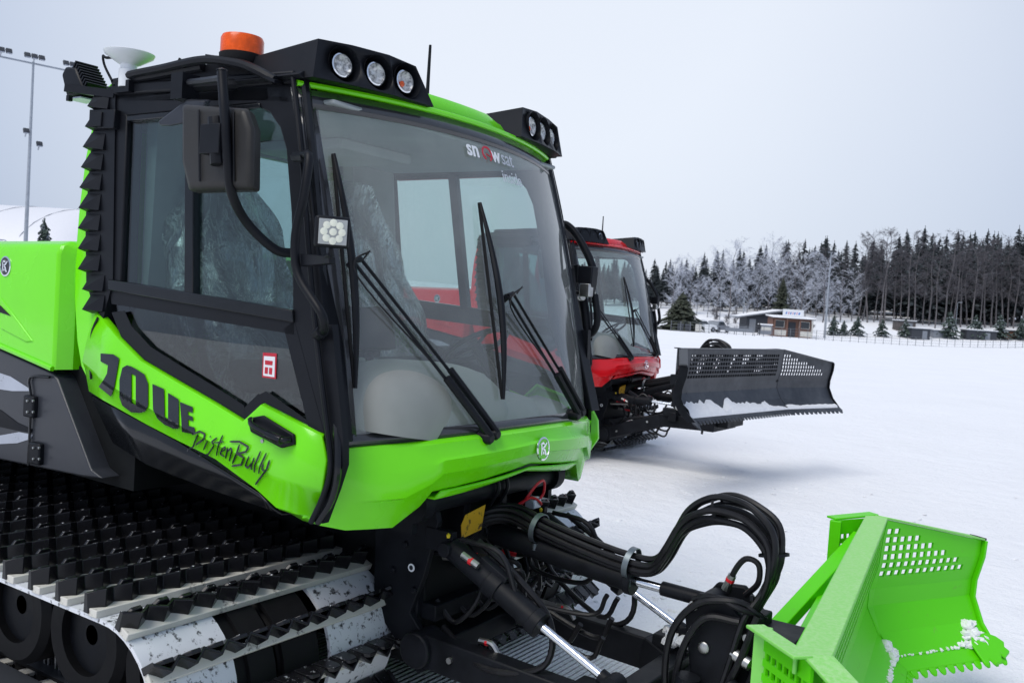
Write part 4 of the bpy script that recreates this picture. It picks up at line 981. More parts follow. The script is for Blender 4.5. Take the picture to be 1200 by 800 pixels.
def front_gear(root, lift, bladeM, paintmats, foldA, WL):
    """push arms, cylinders, hose bundle, tower; lift raises the far end"""
    L = V((0, 0, lift)); k_ = lambda x: max(0, min(1, (x - .1) / 1.0)); Z = lambda p_: V(p_) + V((0, 0, lift * k_(p_[0])))
    for s_ in (-1, 1):
        a = MB(); a.beam(Z((.04, .34 * s_, .37)), Z((.75, .34 * s_, .345)), .085, .14); a.beam(Z((.73, .34 * s_, .35)), Z((1.18, .26 * s_, .20)), .085, .14)
        a.tube([Z((.05, .34 * s_ - .07, .37)), Z((.05, .34 * s_ + .07, .37))], .075, 16, smooth=False); a.box(Z((.86, .345 * s_, .40)), (.16, .10, .09))
        ar = a.build('push_arm', STEEL, root, bevel=.008)
        b = MB()
        for x in (.22, .6): b.lathe([(.013, 0), (.013, .012)], Z((x, .34 * s_ + .042 * s_, .37)), (0, s_, 0), 8)
        b.lathe([(.03, 0), (.03, .02), (.02, .03)], Z((.96, .335 * s_ + .05 * s_, .425)), (0, s_, 0), 16); b.build('arm_pin', ZINC, ar)
        # lift cylinder
        p0, p1, p2 = V((.17, .35 * s_, .81)), Z((.60, .35 * s_, .605)), Z((.93, .35 * s_, .46))
        c = MB(); c.tube([p0, p1], .047, 20, smooth=False); c.tube([p1 - (p1 - p0).normalized() * .03, p1 + (p1 - p0).normalized() * .012], .054, 20, smooth=False); c.tube([p0 + (p1 - p0) * .45, p0 + (p1 - p0) * .58], .055, 20, smooth=False)
        c.tube([p0 + V((0, -.06, 0)), p0 + V((0, .06, 0))], .03, 12, smooth=False); c.box(p0 + V((-.06, 0, .02)), (.14, .03, .09)); c.box((p0 + p1) / 2 + V((.0, 0, .055)), (.14, .04, .035), Matrix.Rotation(.45, 3, 'Y'))
        cy = c.build('lift_cylinder', STEEL, root, bevel=.003)
        c = MB(); c.tube([p1, p2], .0165, 16, smooth=False); c.build('piston_rod', CHROME, cy)
        c = MB(); c.tube([p2 - (p2 - p1).normalized() * .06, p2], .028, 14, smooth=False); c.tube([p2 + V((0, -.035, 0)), p2 + V((0, .035, 0))], .04, 18, smooth=False); c.build('rod_eye', STEEL, cy)
        c = MB(); c.tube([p0 + V((.06, -.02, .05)), p0 + V((.25, -.02, .03)), p1 + V((-.1, 0, .07)), p1 + V((-.03, 0, .04))], .011, 8); c.tube([p0 + V((.1, .04, .04)), p0 + V((.3, .03, -.06)), p1 + V((.02, .05, .0)), p1 + V((.03, .0, -.16)), p1 + V((-.22, -.03, -.22)), Z((.1, .28 * s_, .45))], .013, 8); c.build('cylinder_hose', HOSE, cy)
        c = MB(); c.tube([p0 + V((.09, -.05, .0)), p0 + V((.17, -.05, -.03))], .014, 8); c.build('hose_fitting', ZINC, cy); c = MB(); c.tube([Z((.30, .30 * s_, .45)), Z((.36, .30 * s_, .45)), Z((.40, .30 * s_, .41))], .012, 8); c.build('hose_fitting', ZINC, cy)
        c = MB(); q = p0 + V((.125, -.05, -.015)); c.tube([q, q + V((.015, 0, -.005))], .0155, 8); q = Z((.33, .30 * s_, .45)); c.tube([q, q + V((.012, 0, 0))], .0135, 8); c.build('red_band', REDHOSE, cy)
        c = MB(); c.lathe([(.006, 0), (.009, .012), (.0, .02)], p0 + V((0, -.03, .045)), (0, 0, 1), 8); c.build('grease_cap', YELLOWC, cy)
    b = MB(); b.beam(Z((.90, -.40, .34)), Z((.90, .40, .34)), .10, .10); b.build('cross_member', STEEL, root, bevel=.008)
    # tilt cylinder in the middle
    p0, p1, p2, p3 = V((.12, .02, .80)), Z((.78, .02, .74)), Z((.93, .02, .735)), Z((1.14, .02, .73))
    p1 = V((p1.x, p1.y, p1.z)); 
    c = MB(); c.tube([p0, p1], .05, 20, smooth=False); c.tube([p1, p1 + (p2 - p1) * .2], .06, 20, smooth=False); ty = c.build('tilt_cylinder', STEEL, root, bevel=.003)
    c = MB(); c.tube([p1, p2 + V((.03, 0, 0))], .020, 16, smooth=False); c.build('piston_rod', CHROME, ty)
    c = MB(); c.tube([p2, p3], .028, 14, smooth=False); c.tube([p3 + V((0, -.05, 0)), p3 + V((0, .05, 0))], .045, 18, smooth=False); c.build('rod_eye', STEEL, ty)
    # tower
    t = MB()
    for y in (-.115, .075): t.prism([Z((1.08, y, .72)), Z((1.13, y, .79)), Z((1.24, y, .80)), Z((1.36, y, .68)), Z((1.38, y, .40)), Z((1.30, y, .16)), Z((1.10, y, .16)), Z((1.12, y, .50))], (0, .03, 0))
    t.box(Z((1.26, -.02, .45)), (.20, .16, .58)); t.box(Z((1.42, -.02, .62)), (.16, .22, .16)); t.box(Z((1.24, -.02, .20)), (.30, .70, .12)); t.box(Z((1.40, -.02, .30)), (.22, .5, .22))
    tw = t.build('blade_tower', STEEL, root, bevel=.008)
    c = MB(); c.lathe([(.022, 0), (.022, .008), (.016, .012)], Z((1.17, -.116, .60)), (0, -1, 0), 18); c.lathe([(.018, 0), (.018, .008)], Z((1.12, -.116, .745)), (0, -1, 0), 12); c.lathe([(.014, 0), (.014, .02)], Z((1.33, -.116, .68)), (0, -1, 0), 12); c.build('tower_pin', ZINC, tw)
    c = MB(); c.tube([Z((1.14, -.17, .50)), Z((1.10, -.17, .18))], .045, 14, smooth=False); c.tube([Z((1.30, -.19, .52)), Z((1.46, -.25, .40))], .03, 14, smooth=False); c.build('swing_cylinder', STEEL, tw)
    c = MB(); c.tube([Z((1.29, -.15, .62)), Z((1.36, -.16, .60))], .024, 12, smooth=False); c.build('tower_fitting', ZINC, tw); c = MB(); c.tube([Z((1.23, -.16, .40)), Z((1.22, -.16, .34))], .014, 12, smooth=False); c.build('tower_fitting', ZINC, tw)
    c = MB(); c.tube([Z((1.28, -.16, .33)), Z((1.285, -.16, .30))], .014, 10, smooth=False); c.build('green_cap', TEAL, tw)
    for i, q in enumerate([[(1.12, -.13, .77), (1.20, -.14, .80), (1.30, -.14, .78), (1.36, -.10, .76)], [(1.14, -.15, .20), (1.05, -.15, .40), (1.05, -.15, .62), (1.14, -.15, .76), (1.26, -.14, .80), (1.34, -.1, .78)],
                           [(1.22, -.05, .80), (1.24, -.06, .88), (1.28, -.06, .94), (1.33, -.06, .93), (1.33, -.05, .86), (1.28, -.03, .80)],
                           [(1.36, -.12, .76), (1.33, -.17, .62), (1.26, -.18, .42), (1.20, -.18, .20), (1.18, -.17, .08)], [(1.40, -.10, .70), (1.34, -.17, .45), (1.32, -.18, .25), (1.26, -.18, .12)],
                           [(1.10, -.14, .25), (1.08, -.15, .42), (1.11, -.16, .6), (1.18, -.15, .72), (1.3, -.13, .73)]]):
        c = MB(); c.tube([Z(p_) for p_ in q], .011 + .003 * (i % 2), 8); c.build('hose', HOSE, tw)
    c = MB(); c.tube([Z((1.21, -.05, .81)), Z((1.235, -.055, .87))], .016, 8); c.build('hose_end', ZINC, tw); c = MB(); c.tube([Z((1.225, -.053, .845)), Z((1.229, -.054, .855))], .0175, 8); c.build('red_band', REDHOSE, tw)
    # main hose bundle
    ctrl = [V((.02, -.12, .72)), V((.10, -.06, .86)), Z((.22, 0, .905)), Z((.40, 0, .865)), Z((.60, 0, .832)), Z((.78, 0, .812)), Z((.90, 0, .822)), Z((.96, 0, .90)), Z((1.02, 0, 1.02)), Z((1.10, 0, 1.08)), Z((1.18, -.0, 1.10)), Z((1.28, -.02, 1.085)), Z((1.365, -.03, 1.02)), Z((1.385, -.04, .92)), Z((1.355, -.06, .82)), Z((1.31, -.10, .72)), Z((1.28, -.14, .55)), Z((1.22, -.15, .30))]
    rnd = random.Random(11)
    for i in range(8):
        a = 2 * pi * i / 7 if i < 7 else 0; rr = .034 if i < 7 else 0; ph = rnd.random() * .6
        pts = []
        for j, p_ in enumerate(ctrl):
            t = j / (len(ctrl) - 1); sp = rr * (1 + (.55 if 6 < j < 14 else 0) * (.6 + .8 * rnd.random())); aa = a + t * 1.6 + ph
            pts.append(p_ + V((sin(aa) * .25 * sp, cos(aa) * sp, sin(aa) * sp)))
        c = MB(); c.tube(pts, .0128, 8); c.build('bundle_hose', HOSE, root)
    for x, z, rz_ in ((.36, .868, 0), (.80, .812, 0)):
        c = MB(); ce = Z((x, 0, z)); c.lathe([(.060, -.012), (.064, -.012), (.064, .012), (.060, .012), (.060, -.012)], ce, (1, 0, -.15), 28)
        c.tube([ce + V((0, -.02, -.062)), ce + V((0, -.02, -.09))], .012, 8); c.build('hose_clamp', CLAMPM, root)
    for j in (9, 12, 14):
        p_ = (ctrl[j] + ctrl[j + 1]) / 2; d = (ctrl[j + 1] - ctrl[j]).normalized(); c = MB(); c.lathe([(.052, -.005), (.055, -.005), (.055, .005), (.052, .005), (.052, -.005)], p_, d, 20); c.box(p_ + V((.0, -.03, .05)), (.012, .012, .02)); c.build('cable_tie', BLACK, root)
    bl = blade(root, bladeM, paintmats, foldA, WL, lift < .1)
    return bl

def rear_extras(root):
    # satellite dish on a white mast
    c = V((-1.33, -.90, 2.66)); m = MB()
    m.lathe([(.040, -.03), (.040, .045), (.034, .05), (.034, .07)], c, (0, 0, 1), 20); m.lathe([(.030, .068), (.045, .070), (.100, .105), (.106, .118), (.100, .122), (.05, .132), (0, .134)], c, (0, 0, 1), 32)
    gd = m.build('positioning_antenna', WHITE, root)
    m = MB(); m.tube([c + V((-.01, -.03, .10)), c + V((-.07, -.06, .09)), c + V((-.10, -.06, .10)), c + V((-.10, -.05, .06)), c + V((-.04, -.05, -.01))], .006, 6); m.build('antenna_cable', BLACK, gd)
    m = MB(); m.tube([c + V((-.10, 0, 0)), c + V((.5, 0, .02))], .018, 8); m.box(c + V((0, .02, -.03)), (.1, .1, .05)); m.build('antenna_bracket', BLACK, gd)
    # rear work lamp with cooling fins
    c = at(90, 98, y=-.92) ; m = MB()
    m.prism([c + V(p_) for p_ in ((-.13, 0, .05), (-.10, 0, .085), (-.02, 0, .075), (.05, 0, -.02), (.02, 0, -.05), (-.08, 0, -.055))], (0, .12, 0))
    wl = m.build('rear_work_lamp', BLACK, root, bevel=.01)
    m = MB()
    for i in range(8): t = i / 7; m.box(c + V((-.04 + .09 * t, .06, .085 - .10 * t)), (.008, .11, .05), Matrix.Rotation(radians(38), 3, 'Y'))
    m.build('cooling_fins', BLACK, wl)
    m = MB(); m.beam(c + V((-.06, -.01, -.02)), c + V((.26, .03, -.06)), .03, .035); m.box(c + V((-.02, -.02, -.07)), (.02, .02, .025)); m.build('lamp_bracket', BLACK, wl)
    m = MB(); m.box(c + V((-.04, .06, -.06)), (.12, .10, .006)); m.build('lamp_glass', SILVER, wl)
    m = MB(); m.tube([S(213, 76, .02), S(216, 70, .02)], .006, 6); m.build('cable_stub', BLACK, root)

LAMPG = glass('lamp_glass', (.96, .97, .98), 1.5, 0.02, .4)
LENSF = simple('lamp_face', (.38, .39, .38), .25, .3, var=.1, coat=.5)
LEDM = simple('led_lens', (.80, .80, .66), .2, .2, var=.1, coat=.8)
YELLOWC = simple('yellow_cap', (.8, .6, .02), .4)
LETTER = simple('pale_lettering', (.50, .53, .58), .4)
MIRRSH = simple('mirror_shell', (.022, .021, .020), .5, var=.2, spec=.3)
TEAL = simple('teal_cap', (.02, .3, .25), .4)
CLAMPM = simple('clamp_metal', (.16, .19, .21), .4, .7)
# clear wrap that still shows the seat behind
m = bpy.data.materials.new('clear_wrap'); m.use_nodes = True; nt = m.node_tree; nt.nodes.clear()
o_ = node(nt, 'ShaderNodeOutputMaterial'); t_ = node(nt, 'ShaderNodeBsdfTransparent'); t_.inputs[0].default_value = (.70, .75, .75, 1)
g_ = node(nt, 'ShaderNodeBsdfGlossy'); g_.inputs['Roughness'].default_value = .05; f_ = node(nt, 'ShaderNodeLayerWeight'); f_.inputs[0].default_value = .45
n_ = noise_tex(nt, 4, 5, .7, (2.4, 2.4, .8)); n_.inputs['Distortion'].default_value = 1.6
b_ = node(nt, 'ShaderNodeBump'); b_.inputs['Distance'].default_value = .30; nt.links.new(n_.outputs['Fac'], b_.inputs['Height'])
for q in (g_, f_): nt.links.new(b_.outputs[0], q.inputs['Normal'])
x_ = node(nt, 'ShaderNodeMixShader'); nt.links.new(f_.outputs['Facing'], x_.inputs[0]); nt.links.new(t_.outputs[0], x_.inputs[1]); nt.links.new(g_.outputs[0], x_.inputs[2])
r_ = ramp(nt, n_.outputs['Fac'], .455, (0, 0, 0), .50, (.42, .42, .42)); r_.color_ramp.elements.new(.53).color = (.03, .03, .03, 1)  # wrinkle highlights painted in: thin noise ridges mixed towards pale diffuse
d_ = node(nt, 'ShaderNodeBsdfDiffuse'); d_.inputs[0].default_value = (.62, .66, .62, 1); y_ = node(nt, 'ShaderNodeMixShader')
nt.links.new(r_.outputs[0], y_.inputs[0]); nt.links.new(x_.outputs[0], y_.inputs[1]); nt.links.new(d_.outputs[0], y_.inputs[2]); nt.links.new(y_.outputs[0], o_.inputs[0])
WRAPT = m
CUTS = []
foldG, WLG, foldR, WLR = radians(39), .68, radians(10), .98
bladeG = Matrix.Translation(V((1.63, .265, .905))) @ Matrix.Rotation(radians(8.0), 4, 'Z')
GROUP = 'snow groomers parked in a row'

green = empty('snow_groomer', 'lime green tracked snow groomer in the foreground with its green blade lowered', 'snow groomer', (0, 0, 0), GROUP)
emb, nose, door = cab(green, GREEN, True)
side_gear(green, -1, True); side_gear(green, 1, True); wipers(green); cab_inside(green); engine_box(green, GREEN, emb); writing(green, door, emb)
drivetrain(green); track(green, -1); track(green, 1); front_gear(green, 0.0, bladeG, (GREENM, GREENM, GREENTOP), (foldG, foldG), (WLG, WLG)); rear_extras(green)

red = empty('snow_groomer', 'red tracked snow groomer behind the green one, black mesh topped blade raised', 'snow groomer', (-2.78, 6.81, -.04), GROUP)
emb, nose, door = cab(red, RED, False)
side_gear(red, -1, True); side_gear(red, 1, True); wipers(red); cab_inside(red); engine_box(red, RED, emb)
drivetrain(red); track(red, -1); track(red, 1)
bladeR = Matrix.Translation(V((1.74, -.72, 1.50))) @ Matrix.Rotation(radians(-8), 4, 'Z')
front_gear(red, .42, bladeR, (BLADEBLK, STEEL, BLADEBLK), (radians(33), foldR), (.50, WLR))
# bake the round lamp recesses into the light bars, then drop the cutters
bpy.context.view_layer.update(); dg = bpy.context.evaluated_depsgraph_get()
for hb in [o for o in bpy.data.objects if o.name.startswith('light_bar')]:
    me = bpy.data.meshes.new_from_object(hb.evaluated_get(dg)); hb.modifiers.clear(); hb.data = me
for c_ in CUTS: bpy.data.objects.remove(c_)
# ------------------------------------------------------------------ ground
def hfun(x, y):
    r = math.hypot(x - CAM.x, y - CAM.y)
    z = 0 if r < 12 else -.0057 * (min(r, 135) - 12) * min(1, (r - 12) / 20)
    if r > 138:
        t = min(1, (r - 138) / 34); z += 3.0 * t * t * (3 - 2 * t) + (.9 * noise.noise(V((x * .03, y * .03, 0)))) * t
    if r > 172: z += (min(r, 225) - 172) * .05
    return z
g = MB(); radii = [0.0] + [.35 * 1.085 ** i for i in range(104)]; nA = 220; rows = []
for r in radii:
    row = []
    for j in range(nA + 1):
        a = 2 * pi * j / nA; x = CAM.x + r * cos(a); y = CAM.y + r * sin(a)
        z = hfun(x, y) + noise.noise(V((x * .5, y * .5, 3))) * .012 + noise.noise(V((x * .12, y * .12, 7))) * .03 * min(1, r / 15)
        if r < .01: z = 0
        row.append(V((x, y, min(z, 60))))
    rows.append(row)
g.grid(rows); tag(g.build('snowy_ground', SNOW), kind='structure')
# churned snow lumps left by the blade and the push arms
def lump(mb, c, r, seed, fl=.6, sub=2):
    bmv = bmesh.new(); bmesh.ops.create_icosphere(bmv, subdivisions=sub, radius=1)
    vs = []
    for v_ in bmv.verts:
        k = 1 + .55 * noise.noise(v_.co * 1.5 + V((seed * 3.1, 0, 0))) + .25 * noise.noise(v_.co * 4 + V((seed, 5, 0)))
        vs.append(V(c) + V((v_.co.x, v_.co.y, v_.co.z * fl)) * r * k)
    mb.add(vs, [tuple(q.index for q in f.verts) for f in bmv.faces]); bmv.free()
rl = random.Random(4); m = MB()
for i in range(46):
    x = .86 + rl.gauss(0, .16); y = .74 + rl.gauss(0, .20); r = abs(rl.gauss(.05, .035)) + .015
    lump(m, (x, y, .02 + rl.random() * .05), r, i)
for i in range(120):
    x = rl.uniform(-.3, 1.6); y = 1.7 + rl.gauss(0, .6); r = abs(rl.gauss(.0, .018)) + .008
    lump(m, (x, y, .004), r, i + 60, .5, 1)
for i in range(260):
    a = rl.random() * 6.28; r0 = abs(rl.gauss(0, 1)) * 2.2; x = -1.2 + cos(a) * r0 * 1.2; y = 5.2 + sin(a) * r0 * 1.3
    lump(m, (x, y, hfun(x, y) + .003), abs(rl.gauss(0, .014)) + .006, i + 400, .45, 1)
for i in range(14): lump(m, (.93 + rl.gauss(0, .06), .36 + rl.gauss(0, .03), .43 + rl.random() * .02), .035 + .02 * rl.random(), i + 300)
tag(m.build('loose_snow', SNOWP), 'loose lumps of snow churned up round the green push arms', None, None, 'stuff')
# snow lying in the blades
def blade_snow(M, spots, seed, name, label):
    m = MB(); rl = random.Random(seed)
    for (x, y, z, sx, n) in spots:
        for i in range(n):
            p_ = M @ V((x + rl.gauss(0, .022), y + rl.gauss(0, sx), z + rl.gauss(0, .012))); lump(m, p_, .018 + .028 * rl.random(), seed + i, .6, 2)
    return tag(m.build(name, SNOWP), label, None, None, 'stuff')
bms = MB(); rs = random.Random(9)
def wedge(M, org, dv, L, h0, seed, n=60, fn=None):
    """bank of snow lying on the lower curve of a plate: org/dv/nv in blade frame"""
    nv = V((dv.y, -dv.x, 0)) if dv.y > 0 else V((-dv.y, dv.x, 0)); k = MB(); rows = []
    for i in range(n + 1):
        t = i / n; s = t * L; hh = h0 * max(.02, fn(t)) * (1 + .7 * noise.noise(V((s * 5, seed, 0))) + .25 * noise.noise(V((s * 16, seed, 2))))
        hh = max(.004, hh)
        b0 = org + dv * s + nv * (.085 + .03) + V((0, 0, -.665)); zt_ = -.640 + hh
        prof = [(-.635, .085), (-.545, .0), (-.43, -.058), (-.345, -.055), (-.22, -.022)]
        def fx(z):
            for (z0, x0), (z1, x1) in zip(prof, prof[1:]):
                if z0 <= z <= z1: return x0 + (x1 - x0) * (z - z0) / (z1 - z0)
            return .085 if z < -.635 else -.02
        top = org + dv * s + nv * (fx(zt_) + .008) + V((0, 0, zt_)); m1 = org + dv * s + nv * (fx(-.640 + hh * .5) + .02 + hh * .22) + V((0, 0, -.640 + hh * .5)); b1 = org + dv * s + nv * (.10 + .01) + V((0, 0, -.650)); b2 = org + dv * s + nv * .07 + V((0, 0, -.665))
        rows.append([M @ top, M @ m1, M @ b1, M @ b2])
    k.grid(rows); return k
hwv = 1.05
dvl = V((sin(foldG), cos(foldG), 0))
PRF = [(-.635, .085), (-.545, .0), (-.43, -.058), (-.345, -.055)]
def pfx(z):
    for (z0, x0), (z1, x1) in zip(PRF, PRF[1:]):
        if z0 <= z <= z1: return x0 + (x1 - x0) * (z - z0) / (z1 - z0)
    return .085 if z < -.635 else -.05
def pile(M, org, dv, spots, seed, label):
    nv = V((dv.y, -dv.x, 0)); rl = random.Random(seed); k = MB()
    for s0, ds, zc, dz, rr, n in spots:
        for i in range(n):
            s = s0 + rl.gauss(0, ds); z = max(-.632, zc + abs(rl.gauss(0, dz)) * (1 - min(1, abs(s - s0) / (2.2 * ds)) * .8)); r = rr * (.35 + .9 * rl.random()) * (1 - .5 * min(1, abs(s - s0) / (3 * ds)))
            lump(k, M @ (org + dv * s + nv * (pfx(z) + r * .25) + V((0, 0, z))), r, seed + i, .7, 2)
    tag(k.build('blade_snow', SNOWP), label, None, None, 'stuff')
pile(bladeG, V((0, hwv, 0)), dvl, [(.60, .045, -.63, .055, .028, 60), (.52, .12, -.632, .012, .013, 50), (.25, .2, -.632, .004, .009, 50)], 31, 'snow packed into the lower corner of the green blade wing')
pile(bladeG, V((0, hwv, 0)), V((0, 1, 0)), [(-.02, .05, -.63, .035, .026, 46), (-.3, .2, -.632, .006, .012, 50)], 37, 'snow crumbs at the fold of the green blade')
MR = red.matrix_world.copy(); MR.translation = V((-2.78, 6.81, -.04)); MRB = MR @ bladeR
k = wedge(MRB, V((0, -hwv, 0)), V((0, 1, 0)), 2.1, .20, 8, 90, lambda t: .62 * (1 - t) ** .5 * (.5 if t > .8 else 1) + .05)
tag(k.build('blade_snow', SNOWP), 'ragged bank of snow lying in the black blade of the red groomer', None, None, 'stuff')
k = wedge(MRB, V((0, hwv, 0)), V((sin(foldR), cos(foldR), 0)), WLR, .05, 12, 40, lambda t: .6)
tag(k.build('blade_snow', SNOWP), 'crumbs of snow along the edge of the black blade wing', None, None, 'stuff')

# ------------------------------------------------------------------ background placement: pixel column + distance, standing on the ground
def G(px, d):
    a = _F * 1.0; lat = (px - 600) / FPX
    # solve for the ground point seen in column px (rolled camera): iterate on the ground height
    z = -.6; v = 380
    for _ in range(8):
        v = 352 + (px - 600) * .0664 + (CAM.z - z) / d * FPX
        p_ = CAM + ray(px, v) * d; z = hfun(p_.x, p_.y)
    return V((p_.x, p_.y, z))
SPR = dirty('spruce_needles', (.028, .038, .041), (.34, .38, .44), 1.1, .56, .78, .9, up=False)
SPR2 = dirty('spruce_needles_dark', (.020, .028, .032), (.30, .33, .40), 1.1, .68, .85, .9, up=False)
FROST = dirty('frosted_twigs', (.58, .61, .68), (.26, .265, .30), .8, .45, .68, .9)
TWIG = dirty('bare_twigs', (.085, .08, .09), (.26, .27, .32), .9, .55, .75, .9)
BARK = simple('bark', (.085, .075, .075), .9, var=.4, scale=3)
BARKP = simple('pale_bark', (.13, .122, .128), .9, var=.3, scale=2)
PINEM = dirty('snowy_pine_needles', (.035, .055, .045), (.60, .64, .72), 2.5, .55, .68, .9, up=False)
def spruce_mesh(seed, H, W_, mat, bare=.12, dens=1.0):
    r = random.Random(seed); t = MB(); t.tube([V((0, 0, -.5)), V((r.gauss(0, .1), 0, H * .5)), V((0, 0, H * .97))], lambda s: .16 * (H / 16) * (1 - s) + .02, 6, seg=2)
    tr = t; c = MB(); z = H * bare
    while z < H * .99:
        k = (z / H - bare) / (1 - bare); R = W_ * (1 - k) ** .85 * (.75 + .5 * r.random()) * (min(1, .55 + k * 4)) + .10
        nb = max(4, int(9 * dens * (1 - k * .4)))
        for i in range(nb):
            a = r.random() * 2 * pi; L = R * (.6 + .5 * r.random()); dz = -.28 * L + r.gauss(0, .08); z0 = z + r.gauss(0, .12)
            d = V((cos(a), sin(a), 0)); s_ = V((-sin(a), cos(a), 0)); w_ = .16 + .22 * L * .6
            p0 = V((0, 0, z0)); n_ = 3 if L > .7 else 2
            for q in range(n_):
                t0, t1 = q / n_, (q + 1) / n_ + .1; m0 = p0 + d * L * t0 + V((0, 0, dz * t0 ** 1.3)); m1 = p0 + d * L * t1 + V((0, 0, dz * t1 ** 1.3))
                ww = w_ * (1 - .45 * t0) * (.7 + .6 * r.random()); drop = V((0, 0, -.15 - .22 * r.random()))
                c.add([m0, m1 + s_ * ww * .3 + drop * .5, m0 * .4 + m1 * .6 + s_ * ww + drop, m0 * .4 + m1 * .6 - s_ * ww + drop, m1 - s_ * ww * .3 + drop * .6], [(0, 1, 2), (0, 3, 4), (0, 4, 1)])
        z += (.26 + .22 * (1 - k)) * (H / 16) / dens ** .5
    c.tube([V((0, 0, H * .95)), V((0, 0, H * 1.02))], .05, 4, seg=1)
    return t, c
def birch_mesh(seed, H, W_, fine=1.0, base=.25):
    r = random.Random(seed); t = MB(); lean = V((r.gauss(0, .04), r.gauss(0, .04), 1)).normalized()
    tp = [lean * (H * k) + V((r.gauss(0, .12) * k * 3, r.gauss(0, .12) * k * 3, 0)) for k in (-.03, .2, .4, .6, .8, 1)]
    t.tube(tp, lambda s: .13 * (H / 14) * (1 - s) + .015, 6, seg=2); c = MB()
    def P(k): k = k * 5 / 1.0; i = min(4, int(k)); return tp[i].lerp(tp[i + 1], k - i)
    def twig(a, b, w_):
        d = (b - a); s_ = d.cross(V((r.gauss(0, 1), r.gauss(0, 1), r.gauss(0, 1)))).normalized() * w_
        c.add([a + s_, a - s_, b - s_ * .3, b + s_ * .3], [(0, 1, 2, 3)])
    n = int(34 * fine)
    for i in range(n):
        k = base + (1 - base) * (i + r.random()) / n * .98; p_ = P(min(.99, k)); a = r.random() * 2 * pi
        L = W_ * (.5 + .7 * r.random()) * (1 - abs(k - .55) * .9); up = .5 + .7 * r.random()
        e = p_ + V((cos(a) * L, sin(a) * L, up * L)); mid = (p_ + e) / 2 + V((0, 0, .1 * L)); twig(p_, mid, .035); twig(mid, e, .025)
        for j in range(int(9 * fine)):
            q = p_.lerp(e, .2 + .8 * r.random()); a2 = a + r.gauss(0, .9); l2 = L * (.25 + .4 * r.random())
            e2 = q + V((cos(a2) * l2, sin(a2) * l2, (r.random() * 1.2 - .35) * l2)); twig(q, e2, .018)
            for _ in range(int(3 * fine)):
                q2 = q.lerp(e2, r.random()); e3 = q2 + V((r.gauss(0, .22), r.gauss(0, .22), r.gauss(-.05, .22))) * (1 + l2 * .3); twig(q2, e3, .014 + .012 * r.random())
    return t, c
def protos(fn, n, name, mats, **kw):
    out_ = []
    for i in range(n):
        t, c = fn(i + kw.get('s0', 0), *kw['args'][i % len(kw['args'])])
        out_.append((t, c, mats[i % len(mats)], mats)); 
    return out_
def make_tree(t, c, crown, bark, name, label, group, loc, sc_=1, rz=0):
    o = empty(name, label, 'tree', loc, group, rz); o.scale = (sc_, sc_, sc_)
    t.build('trunk', bark, o); c.build('crown', crown, o, smooth=False); return o
def copy_tree(o, loc, sc_, rz, label=None):
    c = o.copy(); COL.objects.link(c); c.location = loc; c.scale = (sc_, sc_, sc_); c.rotation_euler = (0, 0, rz)
    if label: c['label'] = label
    for ch in list(o.children):
        d = ch.copy(); COL.objects.link(d); d.parent = c
    return c
rt = random.Random(21)
GT = 'trees of the wood beyond the snow field'
lab = {'s': 'dark spruce standing in the wood beyond the snow field', 'f': 'pale frosted birch at the front edge of the wood', 'b': 'bare thin leafless tree in front of the dark spruces'}
sp = []; fr = []; ba = []
def put(pool, maker, n, name, label, mats, bark, loc, sc_):
    i = rt.randrange(n)
    while len(pool) <= i or pool[i] is None:
        if len(pool) <= i: pool.append(None); continue
        t, c = maker(i); o = make_tree(t, c, mats[i % len(mats)], bark, name, label, GT, loc, sc_, rt.random() * 6.28); pool[i] = o; return o
    return copy_tree(pool[i], loc, sc_, rt.random() * 6.28)
ms = lambda i: spruce_mesh(100 + i, 16, 3.3 + .5 * (i % 3), None, .10 + .10 * (i % 2), 1.15)
mf = lambda i: birch_mesh(200 + i, 11, 2.6, 1.15, .12)
mb_ = lambda i: birch_mesh(300 + i, 14, 2.0, 1.05, .30)
# skyline of the photo: column -> height of the tree tops above the horizon line there (photo pixels)
sky_pts = [(620, 52), (760, 60), (800, 63), (850, 74), (900, 86), (950, 96), (985, 92), (1005, 90), (1040, 108), (1060, 112), (1100, 114), (1150, 116), (1200, 124), (1400, 120), (1700, 110)]
def skyh(px):
    for (a, b_), (c, d) in zip(sky_pts, sky_pts[1:]):
        if a <= px <= c: return b_ + (d - b_) * (px - a) / (c - a)
    return sky_pts[0][1] if px < 620 else 110
for row, (d, step) in enumerate(((168, 16), (176, 15), (185, 14.5), (194, 14.5), (205, 14.5), (217, 14.5))):
    px = 670 + rt.random() * 14
    while px < 1290:
        dd = d + rt.gauss(0, 2.5); loc = G(px, dd); want = skyh(px) * dd / FPX + CAM.z - loc.z
        hh = want * (.66 + .30 * rt.random() if rt.random() < .72 else .96 + .09 * rt.random())
        if row < 2: hh *= .82
        put(sp, ms, 6, 'spruce_tree', lab['s'], [SPR, SPR2], BARK, loc, hh / 16); px += step * (.6 + .8 * rt.random())
px = 786
while px < 1300:                                   # frosted birches on the left, bare grey trees on the right
    dd = 158 + rt.gauss(0, 3.5); loc = G(px, dd)
    if px < 1000:
        hh = (6.5 + 6.5 * rt.random()) * (.72 if px < 830 else 1) * (1 if px < 930 else .9); put(fr, mf, 5, 'birch_tree', lab['f'], [FROST], BARKP, loc, hh / 11); px += 6 + 8 * rt.random()
    else:
        hh = 11.5 + 4 * rt.random(); put(ba, mb_, 5, 'bare_tree', lab['b'], [TWIG], BARKP, loc, hh / 14); px += 5 + 6 * rt.random()
for px, dd in ((912, 156), (930, 158), (965, 157), (985, 160)): put(ba, mb_, 5, 'bare_tree', lab['b'], [TWIG], BARKP, G(px, dd), .85)

